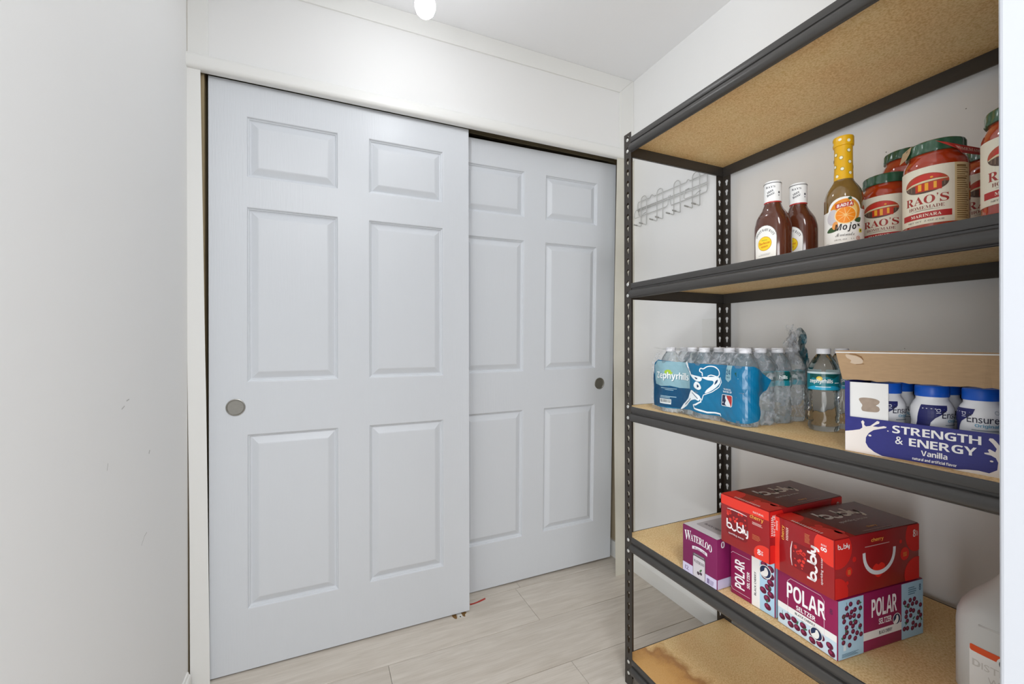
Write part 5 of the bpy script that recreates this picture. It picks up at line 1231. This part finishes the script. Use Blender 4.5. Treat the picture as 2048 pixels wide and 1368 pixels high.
ink(carton, ff_, 'lettering', pr('#f0eeea'), tx('STRENGTH', 'b', 0.0725, 0.0475, 0.1835, 0.0615) + tx('&', 'b', 0.0765, 0.0285, 0.0875, 0.0425) + tx('ENERGY', 'b', 0.0955, 0.0285, 0.1785, 0.0425)
    + tx('Vanilla', 'b', 0.1115, 0.0148, 0.1445, 0.0245) + tx('natural and artificial flavor', 'b', 0.1, 0.0055, 0.1555, 0.0105), 2)
for iy in range(4):
    for ix in range(2):
        lx, ly = 0.044 + ix * 0.0625, -0.022 - 0.0315 - iy * 0.0608
        if iy == 0: ly += 0.004
        cr, sr = math.cos(CA), math.sin(CA)
        wx, wy = CT[0] + lx * cr - ly * sr, CT[1] + lx * sr + ly * cr
        if ix == 0 and iy == 0:
            names = ['half covered by the white flap', 'in the middle of the front row', 'with its whole name in view', 'last of the front row, behind the jamb']
            b0 = thing('drink_bottle', '', 'bottle', (wx, wy, Z3 + T_), 0, 'small white drink bottles in the carton')
            MB().lathe([(0.022, 0), (0.0285, 0.002), (0.0295, 0.008), (0.0295, 0.05), (0.028, 0.06), (0.0275, 0.07), (0.0292, 0.082), (0.0285, 0.094), (0.025, 0.103), (0.0215, 0.108), (0.0215, 0.1135)], 32).obj('body', mat('white_plastic_bottle', (232, 232, 234), 0.3), b0, smooth=True)
            MB().lathe([(0.0222, 0.1135), (0.0228, 0.115), (0.0228, 0.13), (0.0218, 0.1325), (0.0005, 0.133)], 60, wob=lambda a, z: 1 + 0.008 * math.cos(30 * a)).obj('cap', mat('blue_cap', (16, 86, 190), 0.35), b0, smooth=True)
            def bsurf(u, v, h):
                pr_ = [(0.0295, 0.05), (0.028, 0.06), (0.0275, 0.07), (0.0292, 0.082), (0.0285, 0.094), (0.025, 0.103)]
                r = pr_[0][0]
                for (ra, za), (rb, zb) in zip(pr_, pr_[1:]):
                    if za <= v <= zb: r = ra + (rb - ra) * (v - za) / (zb - za)
                if v > 0.103: r = 0.025
                a = math.radians(205) + u / 0.029
                return Vector(((r + 0.0002 + h) * math.cos(a), (r + 0.0002 + h) * math.sin(a), v))
            fbt = Face(bsurf, 0.004, 0.006)
            ink(b0, fbt, 'navy_print', pr('#1d2060'), poly((-0.05, 0.1), (-0.012, 0.1), (-0.014, 0.092), (-0.021, 0.085), (-0.03, 0.078), (-0.036, 0.07), (-0.04, 0.05), (-0.06, 0.05)) + poly((0.022, 0.099), (0.05, 0.1), (0.05, 0.06), (0.026, 0.085)), 1)
            ink(b0, fbt, 'lettering', pr('#23233a'), tx('Ensure', 'r', -0.0215, 0.078, 0.0165, 0.0905), 2)
            ink(b0, fbt, 'lettering', pr('#6fa9c4'), tx('Original', 'b', -0.012, 0.0695, 0.0165, 0.0765), 2)
            ink(b0, fbt, 'small_print', pr('#8f9aa2'), rect(-0.016, 0.0655, 0.017, 0.067) + lines(0.024, 0.06, 0.034, 0.09, 9, 0.5, 0.3) + ring2(0.0145, 0.0955, 0.0032, 0.0032, 0.0007, 14), 2)
            ink(b0, fbt, 'emblem', pr('#e4e4ee'), ring2(-0.026, 0.0915, 0.003, 0.0028, 0.0008, 12) + rect(-0.029, 0.0865, -0.023, 0.0873), 2)
            o = b0
        else:
            o = copy_tree(b0)
            o.location = (wx, wy, Z3 + T_)
        o.rotation_euler = (0, 0, CA + (0.95, 1.0, -0.1, 0.2)[iy] * (1 if ix == 0 else 0.4))
        if ix == 0:
            o['label'] = 'small white drink bottle with blue cap, ' + names[iy]
        else:
            o['label'] = 'white drink bottle with blue cap in the second row, ' + ('behind the white flap', 'behind the flap edge bottle', 'behind the middle bottle', 'at the right end')[iy]

# ------------------------------------------------------------------ goods on the fourth shelf
def carton_box(name, label, loc, rz, L_, W_, H_, m, group=None, bevel=0.003):
    """box with local x into the shelf (length L_), -y to the right (width W_), origin at the far front lower corner"""
    t = thing(name, label, 'carton', loc, rz, group)
    MB().box(0, -W_, 0, L_, 0, H_).obj('box', m, t, bevel=bevel, seg=2, smooth=True)
    front = flat((0, 0, 0), (0, -1, 0), (0, 0, 1))
    side = flat((0, -W_, 0), (1, 0, 0), (0, 0, 1))
    top = flat((0, 0, H_), (0, -1, 0), (1, 0, 0))
    return t, front, side, top

def cherries(x0, y0, x1, y1, n, seed, r=0.0052):
    rnd = random.Random(seed)
    dark, mid, leaf, stem = [], [], [], []
    pts = []
    tries = 0
    while len(pts) < n and tries < 4000:
        tries += 1
        p = (rnd.uniform(x0 + r, x1 - r), rnd.uniform(y0 + r, y1 - r))
        if all(math.hypot(p[0] - q[0], p[1] - q[1]) > r * 1.75 for q in pts): pts.append(p)
    for i, (x, y) in enumerate(pts):
        tl = rnd.uniform(-0.4, 0.4)
        dark += ell(x, y, r, r * 0.9, 14, tilt=tl)
        mid += ell(x - r * 0.25, y + r * 0.2, r * 0.5, r * 0.42, 10, tilt=tl)
        if i % 2 == 0:
            ex, ey = x + rnd.uniform(-0.006, 0.006), min(y + rnd.uniform(0.009, 0.015), y1)
            stem += stroke([(x, y + r * 0.7), ((x + ex) / 2 + 0.001, (y + ey) / 2), (ex, ey)], 0.0009)
            if i % 4 == 0:
                leaf += turn(ell(ex, min(ey, y1 - 0.002), 0.0048, 0.0018, 10), ex, ey, rnd.uniform(0, PI))
    return dark, mid, leaf, stem

def put_cherries(t, f, x0, y0, x1, y1, n, seed, layer=2, r=0.0052):
    d, m_, l_, s_ = cherries(x0, y0, x1, y1, n, seed, r)
    cl_ = (x0, y0, x1, y1)
    ink(t, f, 'cherry_print', pr('#5b1233'), d, layer, cl_)
    ink(t, f, 'cherry_print', pr('#8e2b52'), m_, layer + 1, cl_)
    if l_: ink(t, f, 'leaf_print', pr('#2f6a4c'), l_, layer + 1, cl_)
    if s_: ink(t, f, 'leaf_print', pr('#3c6a50'), s_, layer, cl_)

def polar_badge(t, f, cx, cy, r, layer=4):
    ink(t, f, 'bear_badge', pr('#1d2b50'), ell(cx, cy, r, r, 24), layer)
    ink(t, f, 'bear_badge', pr('#e8e6e2'), ring2(cx, cy, r, r, r * 0.12, 28) + blob((cx - r * 0.75, cy - r * 0.45), (cx - r * 0.2, cy + r * 0.1), (cx - r * 0.1, cy + r * 0.55), (cx + r * 0.2, cy + r * 0.62), (cx + r * 0.45, cy + r * 0.1), (cx + r * 0.3, cy - r * 0.5), (cx - r * 0.2, cy - r * 0.8)), layer + 1)

MAG = '#8a1f5c'
SKY = '#a9cbe0'
# berry coloured twelve pack
WL = mat('plum_carton', (124, 28, 84), 0.42, var=(40, 0.05))
t, f, s, tp = carton_box('can_carton', 'plum purple twelve can carton with pale lavender lower band, leftmost on the shelf', (0.93, 0.912, Z4), 0.0, 0.395, 0.116, 0.130, WL, 'drink can cartons')
W_ = 0.116
ink(t, f, 'lavender_band', pr('#cfc9e2'), rect(0.0015, 0.0015, W_ - 0.0015, 0.026), 1)
def archw(x, y): return (x, y + 0.006 * (1 - ((x - 0.055) / 0.045) ** 2))
ink(t, f, 'lettering', pr('#f0eef0'), warp(tx('W', 's', 0.008, 0.089, 0.031, 0.116) + tx('ATERLOO', 's', 0.029, 0.089, 0.1, 0.108), archw), 2)
ink(t, f, 'ribbon', pr('#e2dee4'), [[[(0.035 + 0.05 * i / 10, 0.082 + 0.004 * (1 - ((i - 5) / 5) ** 2)) for i in range(11)] + [(0.085 - 0.05 * i / 10, 0.0735 + 0.004 * (1 - ((i - 5) / 5) ** 2)) for i in range(11)]]], 2)
ink(t, f, 'ribbon_print', pr('#7a2a60'), tx('SPARKLING', 's', 0.041, 0.0768, 0.079, 0.0822), 3)
ink(t, f, 'can_print', pr('#5c4a52'), rrect(0.037, 0.002, 0.079, 0.066, 0.005), 2)
ink(t, f, 'can_print', pr('#cdc8cc'), rrect(0.0385, 0.002, 0.0775, 0.058, 0.004), 3)
ink(t, f, 'can_print', pr('#8a868c'), rrect(0.041, 0.061, 0.075, 0.0645, 0.0015), 3)
ink(t, f, 'can_print', pr('#4c3f4a'), tx('WATERLOO', 's', 0.041, 0.041, 0.0755, 0.049) + ell(0.056, 0.016, 0.0045) + ell(0.0645, 0.018, 0.004), 4)
ink(t, f, 'can_print', pr('#3d6a3a'), turn(ell(0.064, 0.026, 0.0055, 0.0022, 12), 0.064, 0.026, 0.8), 4)
ink(t, f, 'lettering', pr('#6d5a80'), tx('12', 'r', 0.010, 0.008, 0.0225, 0.019), 2)
ink(t, f, 'small_print', pr('#7f7296'), rect(0.084, 0.005, 0.092, 0.018) + lines(0.0935, 0.005, 0.106, 0.018, 5, 0.5, 0.3), 2)
ink(t, s, 'lavender_band', pr('#c4bfdc'), rect(0.0015, 0.0015, 0.39, 0.026), 1)
ink(t, s, 'lettering', pr('#e6e2ea'), tx('0', 'b', 0.014, 0.106, 0.027, 0.123), 1)
ink(t, tp, 'white_top', pr('#dcd9dc'), rect(0.0015, 0.0015, W_ - 0.0015, 0.39), 1)
ink(t, tp, 'grey_panel', pr('#b0aaac', 0.3), rrect(0.018, 0.03, W_ - 0.018, 0.36, 0.008), 2)
ink(t, tp, 'lettering', pr('#5b5258'), tx('BLACK CHERRY', 'b', 0.03, 0.05, 0.088, 0.06), 3)

# magenta seltzer carton standing on its long side
PM = mat('magenta_carton', (140, 22, 76), 0.38, var=(40, 0.05))
t, f, s, tp = carton_box('can_carton', 'magenta seltzer carton with sideways lettering and cherries, under the left red carton', (0.958, 0.7795, Z4), 0.0, 0.266, 0.119, 0.1325, PM, 'drink can cartons')
ink(t, f, 'lettering', pr('#f0edee'), tx('POLAR', 'b', 0.013, 0.022, 0.041, 0.094, rot=True) + tx('SELTZER', 'b', 0.047, 0.034, 0.0545, 0.075, rot=True), 2)
ink(t, f, 'frame_line', pr('#e3c6d6'), stroke([(0.0025, 0.018), (0.0075, 0.012), (0.055, 0.012)], 0.0009) + stroke([(0.0025, 0.102), (0.0075, 0.107), (0.055, 0.107)], 0.0009), 2)
ink(t, f, 'white_band', pr('#e9e7e4'), rect(0.060, 0.0015, 0.081, 0.131), 1)
ink(t, f, 'lettering', pr('#3a2a36'), tx('BLACK CHERRY', 'b', 0.0665, 0.028, 0.0715, 0.085, rot=True), 2)
ink(t, f, 'sky_panel', pr(SKY), rect(0.081, 0.0015, 0.1175, 0.131), 1)
put_cherries(t, f, 0.081, 0.002, 0.1175, 0.13, 17, 21, 2, 0.0085)
polar_badge(t, f, 0.0955, 0.098, 0.0155)
ink(t, s, 'sky_panel', pr(SKY), rect(0.0015, 0.0015, 0.264, 0.131), 1)

# magenta seltzer carton at the front right
RZ = math.radians(-5.5)
LB_, WB_, HB_ = 0.266, 0.1335, 0.122
far = Vector((0.943, 0.5208, 0)) + Vector((math.cos(RZ), math.sin(RZ), 0)) * 0.0 + Vector((-math.sin(RZ), math.cos(RZ), 0)) * WB_
t, f, s, tp = carton_box('can_carton', 'magenta seltzer carton with upright lettering, under the red carton showing the white smile', (far.x, far.y, Z4), RZ, LB_, WB_, HB_, PM, 'drink can cartons')
ink(t, f, 'frame_line', pr('#e3c6d6'), stroke([(0.026, 0.002), (0.026, 0.107), (0.033, 0.1145), (0.1, 0.1145), (0.107, 0.107), (0.107, 0.002)], 0.0009), 2)
ink(t, f, 'lettering', pr('#f0edee'), tx('POLAR', 'b', 0.024, 0.069, 0.110, 0.104) + tx('SELTZER', 'b', 0.046, 0.0535, 0.089, 0.0635), 3)
ink(t, f, 'lettering', pr('#5a1f48'), tx('8', 'b', 0.118, 0.088, 0.124, 0.099), 2)
ink(t, f, 'white_band', pr('#e9e7e4'), rect(0.0015, 0.037, 0.132, 0.0505), 1)
ink(t, f, 'lettering', pr('#2f2a34'), tx('BLACK CHERRY', 'b', 0.043, 0.0415, 0.088, 0.0465), 2)
ink(t, f, 'sky_panel', pr('#c4d6e2'), rect(0.0015, 0.0015, 0.132, 0.037), 1)
put_cherries(t, f, 0.0015, 0.0015, 0.132, 0.037, 17, 5, 3, 0.0074)
polar_badge(t, f, 0.091, 0.029, 0.0135, 5)
# long side
ink(t, s, 'sky_panel', pr(SKY), rect(0.0015, 0.0015, 0.075, 0.1205) + rect(0.193, 0.0015, 0.2645, 0.1205), 1)
put_cherries(t, s, 0.010, 0.02, 0.0735, 0.115, 26, 31, 2, 0.0056)
put_cherries(t, s, 0.196, 0.012, 0.262, 0.088, 22, 77, 2, 0.0056)
ink(t, s, 'small_print', pr('#5b7f98'), lines(0.012, 0.005, 0.06, 0.013, 4, 0.5, 0.3) + lines(0.215, 0.094, 0.245, 0.112, 4, 0.45, 0.4), 2)
ink(t, s, 'small_print', pr('#d6dfe6'), rect(0.016, 0.018, 0.0235, 0.0295), 2)
ink(t, s, 'lettering', pr('#2f4e6c'), tx('8', 'b', 0.251, 0.098, 0.257, 0.112), 2)
ink(t, s, 'white_band', pr('#e2dfdb'), rect(0.075, 0.0245, 0.193, 0.041), 1)
ink(t, s, 'lettering', pr('#2f2a34'), tx('BLACK CHERRY', 'b', 0.122, 0.0292, 0.163, 0.0365), 2)
ink(t, s, 'lettering', pr('#eeeaea'), tx('POLAR', 'b', 0.099, 0.068, 0.178, 0.1065) + tx('SELTZER', 'b', 0.121, 0.050, 0.161, 0.0625), 2)
polar_badge(t, s, 0.177, 0.051, 0.0125, 3)

# red soda water cartons
RED = mat('deep_red_carton', (150, 22, 28), 0.3, 0, 0.5, coat=0.3, var=(30, 0.06))
def smile_text(x0, y0, x1, y1, rot=False):
    """the round lower-case word: the u drawn as an open smile under the line"""
    w = x1 - x0; h = y1 - y0
    def S(px, py):
        return (x0 + px * w, y0 + py * h) if not rot else (x1 - py * w, y0 + px * h)
    out = []
    lw = 0.075
    def st(pts, wd=lw):
        sc_ = (w if not rot else h)
        return stroke([S(*p) for p in pts], wd * sc_ * 0.82)
    def circ(cx, cy, rx, ry, a0, a1, n=16): return [(cx + rx * math.cos(a0 + (a1 - a0) * i / n), cy + ry * math.sin(a0 + (a1 - a0) * i / n)) for i in range(n + 1)]
    out += st([(0.03, 0.98), (0.03, 0.30)]) + st(circ(0.135, 0.45, 0.105, 0.2, PI, -PI))
    out += st(circ(0.355, 0.36, 0.085, 0.17, PI * 1.05, PI * 1.95))
    out += st([(0.50, 0.98), (0.50, 0.30)]) + st(circ(0.605, 0.45, 0.105, 0.2, PI, -PI))
    out += st([(0.765, 0.98), (0.765, 0.27)])
    out += st([(0.825, 0.66), (0.835, 0.42), (0.875, 0.3), (0.92, 0.3), (0.955, 0.42), (0.965, 0.66)]) + st([(0.968, 0.66), (0.965, 0.2), (0.945, 0.07), (0.895, 0.03)])
    return out
BR = '#d2231f'
BR2 = '#e23a2c'
OR = '#e2a24a'
def soda_side(t, s, L_, H_):
    ink(t, s, 'bright_spot', pr(BR, 0.3), ell(0.012, H_ * 0.80, 0.038, 0.036) + ell(0.005, 0.012, 0.034, 0.032) + ell(0.057, 0.075, 0.0055) + ell(0.0415, 0.052, 0.0095) + ell(0.036, 0.03, 0.004) + ell(0.213, 0.062, 0.014) + ell(0.25, 0.098, 0.034, 0.036) + ell(0.252, 0.016, 0.04, 0.034) + ell(0.2, 0.09, 0.004) + ell(0.226, 0.078, 0.003), 1, (0.0015, 0.0015, L_ - 0.0015, H_ - 0.0015))
    ink(t, s, 'lips_print', pr('#dd2a20', 0.3), blob((0.112, 0.047), (0.122, 0.0555), (0.13, 0.0525), (0.139, 0.056), (0.15, 0.048), (0.142, 0.032), (0.13, 0.026), (0.119, 0.032)), 1)
    ink(t, s, 'smile_print', pr('#d9dadd', 0.3), stroke([(0.0855 + 0.047 * (1 - math.cos(PI * i / 20)), 0.083 - 0.047 * math.sin(PI * i / 20) ** 0.85) for i in range(21)], 0.0085), 2)
    ink(t, s, 'lettering', pr('#f0e4e2', 0.3), smile_text(0.009, H_ - 0.0235, 0.043, H_ - 0.010) + tx('8', 'b', 0.2395, H_ - 0.028, 0.2485, H_ - 0.012) + lines(0.2505, H_ - 0.026, 0.2565, H_ - 0.014, 4, 0.45, 0.4), 3)
    ink(t, s, 'lettering', pr(OR, 0.3), tx('cherry', 'b', 0.107, 0.1005, 0.145, 0.1105), 3)
    ink(t, s, 'small_print', pr('#b98f8c', 0.3), rect(0.088, 0.094, 0.163, 0.0958), 3)
    ink(t, s, 'small_print', pr(OR, 0.3), lines(0.0375, 0.047, 0.0455, 0.057, 4, 0.4) + lines(0.207, 0.057, 0.219, 0.067, 4, 0.4), 3)
def soda_top(t, tp, L_, W_):
    # the print of the top reads along the shelf depth
    f2 = Face(lambda a, b, h: tp.fn(W_ - b, a, h))
    ink(t, f2, 'bright_spot', pr(BR, 0.3), ell(0.0, 0.02, 0.05, 0.045) + ell(0.036, 0.058, 0.008, 0.007) + ell(0.05, 0.024, 0.01, 0.009) + ell(0.012, 0.118, 0.045, 0.03), 1, (0.0015, 0.0015, L_ - 0.0015, W_ - 0.0015))
    ink(t, f2, 'film_sheen', mat('brown_red_top_sheen', (92, 26, 26), 0.25), poly((0.062, 0.0015), (L_ - 0.0015, 0.0015), (L_ - 0.0015, W_ - 0.0015), (0.05, W_ - 0.0015), (0.06, 0.07)), 1)  # dark reflective look of the film is put into this colour
    ink(t, f2, 'lettering', pr('#d3cfcf', 0.3), smile_text(0.082, 0.066, 0.205, 0.112) + tx('sparkling water', 'r', 0.096, 0.05, 0.185, 0.06), 3)
    ink(t, f2, 'lettering', pr(OR, 0.3), tx('cherry', 'b', 0.13, 0.018, 0.16, 0.026), 3)
    ink(t, f2, 'small_print', pr('#a98a86', 0.3), rect(0.1, 0.0095, 0.19, 0.011), 3)
    ink(t, f2, 'small_print', pr('#ead2cc', 0.3), lines(0.004, 0.03, 0.012, 0.1, 14, 0.5, 0.2), 3)

# upper left one, front shows the upright can
t, f, s, tp = carton_box('can_carton', 'dark red soda carton at the left of the stack, upright can picture on its front', (0.934, 0.788, Z4 + 0.1326), math.radians(-1.5), 0.262, 0.1335, 0.122, RED, 'drink can cartons')
W_, H_ = 0.1335, 0.122
ink(t, f, 'bright_band', pr(BR2, 0.3), poly((0.0015, 0.098), (0.045, 0.0965), (0.1, 0.099), (0.132, 0.1), (0.132, 0.1205), (0.0015, 0.1205)) + ell(0.122, 0.014, 0.028, 0.024), 1, (0.0015, 0.0015, 0.132, 0.1205))
ink(t, f, 'can_print', pr('#7c1a20', 0.3), rrect(0.018, 0.024, 0.078, 0.092, 0.012), 1)
ink(t, f, 'can_print', pr('#dc3a32', 0.3), [c for i in range(22) for c in ell(0.02 + 0.055 * random.random(), 0.064 + 0.026 * random.random(), 0.0012 + 0.003 * random.random(), None, 10)], 2)
ink(t, f, 'can_print', pr('#e8dede', 0.3), stroke([(0.02, 0.0905), (0.035, 0.0918), (0.055, 0.0915), (0.076, 0.0898)], [0.001, 0.0022, 0.0022, 0.001]), 3)
ink(t, f, 'lettering', pr('#f0e8e8', 0.3), smile_text(0.018, 0.036, 0.08, 0.066) + tx('sparkling water', 'r', 0.024, 0.028, 0.068, 0.034) + tx('8', 'b', 0.1035, 0.0125, 0.112, 0.025) + lines(0.1135, 0.014, 0.1185, 0.0245, 4, 0.45, 0.4), 4)
ink(t, f, 'lettering', pr(OR, 0.3), tx('cherry', 'b', 0.084, 0.088, 0.119, 0.100), 4)
ink(t, f, 'small_print', pr('#e6c8c2', 0.3), lines(0.09, 0.078, 0.119, 0.085, 3, 0.4, 0.2) + tx('NATURAL', 'b', 0.092, 0.1045, 0.12, 0.109), 3)
ink(t, f, 'small_print', pr('#c87a50', 0.3), lines(0.09, 0.043, 0.114, 0.056, 4, 0.35, 0.3), 3)
ink(t, s, 'lettering', pr('#ecdcd8', 0.3), tx('RECYCLE', 'b', 0.012, 0.064, 0.020, 0.112, rot=True) + lines(0.005, 0.066, 0.0105, 0.11, 9, 0.6), 3)
soda_side(t, s, 0.262, H_)
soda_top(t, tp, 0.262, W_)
# front right one, front shows the can lying sideways, long side the white smile
far = Vector((0.936, 0.5225, 0)) + Vector((-math.sin(RZ), math.cos(RZ), 0)) * 0.1335
t, f, s, tp = carton_box('can_carton', 'dark red soda carton with a big white smile on its long side', (far.x, far.y, Z4 + HB_ + 0.0004), RZ, 0.262, 0.1335, 0.122, RED, 'drink can cartons')
ink(t, f, 'bright_band', pr(BR2, 0.3), poly((0.0015, 0.0015), (0.013, 0.0015), (0.0125, 0.06), (0.0145, 0.1), (0.0125, 0.1205), (0.0015, 0.1205)) + ell(0.128, 0.10, 0.036, 0.034), 1, (0.0015, 0.0015, 0.132, 0.1205))
ink(t, f, 'can_print', pr('#7c1a20', 0.3), rrect(0.040, 0.026, 0.107, 0.082, 0.012), 1)
ink(t, f, 'can_print', pr('#dc3a32', 0.3), [c for i in range(22) for c in ell(0.046 + 0.028 * random.random(), 0.03 + 0.05 * random.random(), 0.0012 + 0.003 * random.random(), None, 10)], 2)
ink(t, f, 'can_print', pr('#e8dede', 0.3), stroke([(0.0435, 0.028), (0.0405, 0.045), (0.0405, 0.064), (0.0435, 0.081)], [0.001, 0.0025, 0.0025, 0.001]), 3)
ink(t, f, 'lettering', pr('#f0e8e8', 0.3), smile_text(0.077, 0.018, 0.103, 0.092, rot=True) + tx('sparkling water', 'r', 0.106, 0.02, 0.112, 0.075, rot=True) + tx('8', 'b', 0.1065, 0.090, 0.119, 0.0985, rot=True) + [c for i in range(4) for c in rect(0.1075 + i * 0.003, 0.1005, 0.1088 + i * 0.003, 0.1045)], 4)
ink(t, f, 'lettering', pr(OR, 0.3), tx('cherry', 'b', 0.0175, 0.075, 0.0265, 0.107, rot=True), 4)
ink(t, f, 'small_print', pr('#e6c8c2', 0.3), lines(0.029, 0.078, 0.035, 0.107, 8, 0.5, 0.2) + lines(0.004, 0.09, 0.009, 0.112, 7, 0.55, 0.1), 3)
ink(t, f, 'small_print', pr('#c87a50', 0.3), lines(0.072, 0.092, 0.084, 0.112, 7, 0.4, 0.2), 3)
soda_side(t, s, 0.262, H_)
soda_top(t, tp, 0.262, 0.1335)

# water jug at the right
JG = (1.124, 0.326, Z4)
t = thing('water_jug', 'cloudy plastic gallon water jug with orange topped white label at the right end', 'jug', JG)
rs = []
for z, a, n in ((0.0, 0.062, 3.2), (0.004, 0.069, 3.4), (0.014, 0.0735, 3.6), (0.13, 0.0735, 3.6), (0.148, 0.0725, 3.4), (0.162, 0.069, 3.0), (0.172, 0.0635, 2.7), (0.186, 0.052, 2.4), (0.204, 0.037, 2.2), (0.222, 0.026, 2.0), (0.232, 0.0215, 2.0), (0.248, 0.021, 2.0)):
    rs.append([(x, y, z) for x, y in sup(a, a, n, 48)])
JM = mat('cloudy_polyethylene', (206, 206, 202), 0.3, 0, 0.4)
JM.node_tree.nodes['Principled BSDF'].inputs['Subsurface Weight'].default_value = 0.25
JM.node_tree.nodes['Principled BSDF'].inputs['Subsurface Radius'].default_value = (0.02, 0.02, 0.02)
MB().rings(rs).obj('body', JM, t, smooth='all')
MB().lathe([(0.0225, 0.238), (0.023, 0.24), (0.023, 0.252), (0.0215, 0.2545), (0.0005, 0.255)], 40).obj('cap', mat('jug_cap', (40, 90, 170), 0.35), t, smooth=True)
MB().tube([(0.02, -0.02, 0.225), (0.045, -0.045, 0.222), (0.0585, -0.0585, 0.20), (0.0585, -0.0585, 0.175), (0.047, -0.047, 0.152)], [0.011, 0.012, 0.012, 0.012, 0.012], 12).obj('handle', JM, t, smooth='all')
MB().tube([(-0.0705, 0.03, 0.144), (-0.0722, 0.0, 0.1455), (-0.0705, -0.045, 0.144)], 0.0022, 8).obj('rim_bead', JM, t, smooth='all')
fj = Face(lambda a, b, h: Vector((-0.0735 * (max(0.0, 1 - abs(a / 0.0735) ** 3.6)) ** (1 / 3.6) - h, -a, b)), 0.006)
ink(t, fj, 'label', pr('#eceae6'), rrect(-0.042, 0.012, 0.05, 0.106, 0.004), 2)
ink(t, fj, 'orange_band', pr('#e2521c'), rrect(-0.0415, 0.095, 0.05, 0.1065, 0.003), 3)
ink(t, fj, 'round_emblem', pr('#eceae6'), ell(0.006, 0.094, 0.0135), 4)
ink(t, fj, 'round_emblem', pr('#3f4a4a'), ring2(0.006, 0.094, 0.0105, 0.0105, 0.003), 5)
ink(t, fj, 'lettering', pr('#cfcbc4'), tx('DISTILLED', 'r', -0.038, 0.070, 0.035, 0.082) + tx('WATER', 'r', -0.018, 0.050, 0.03, 0.062), 3)
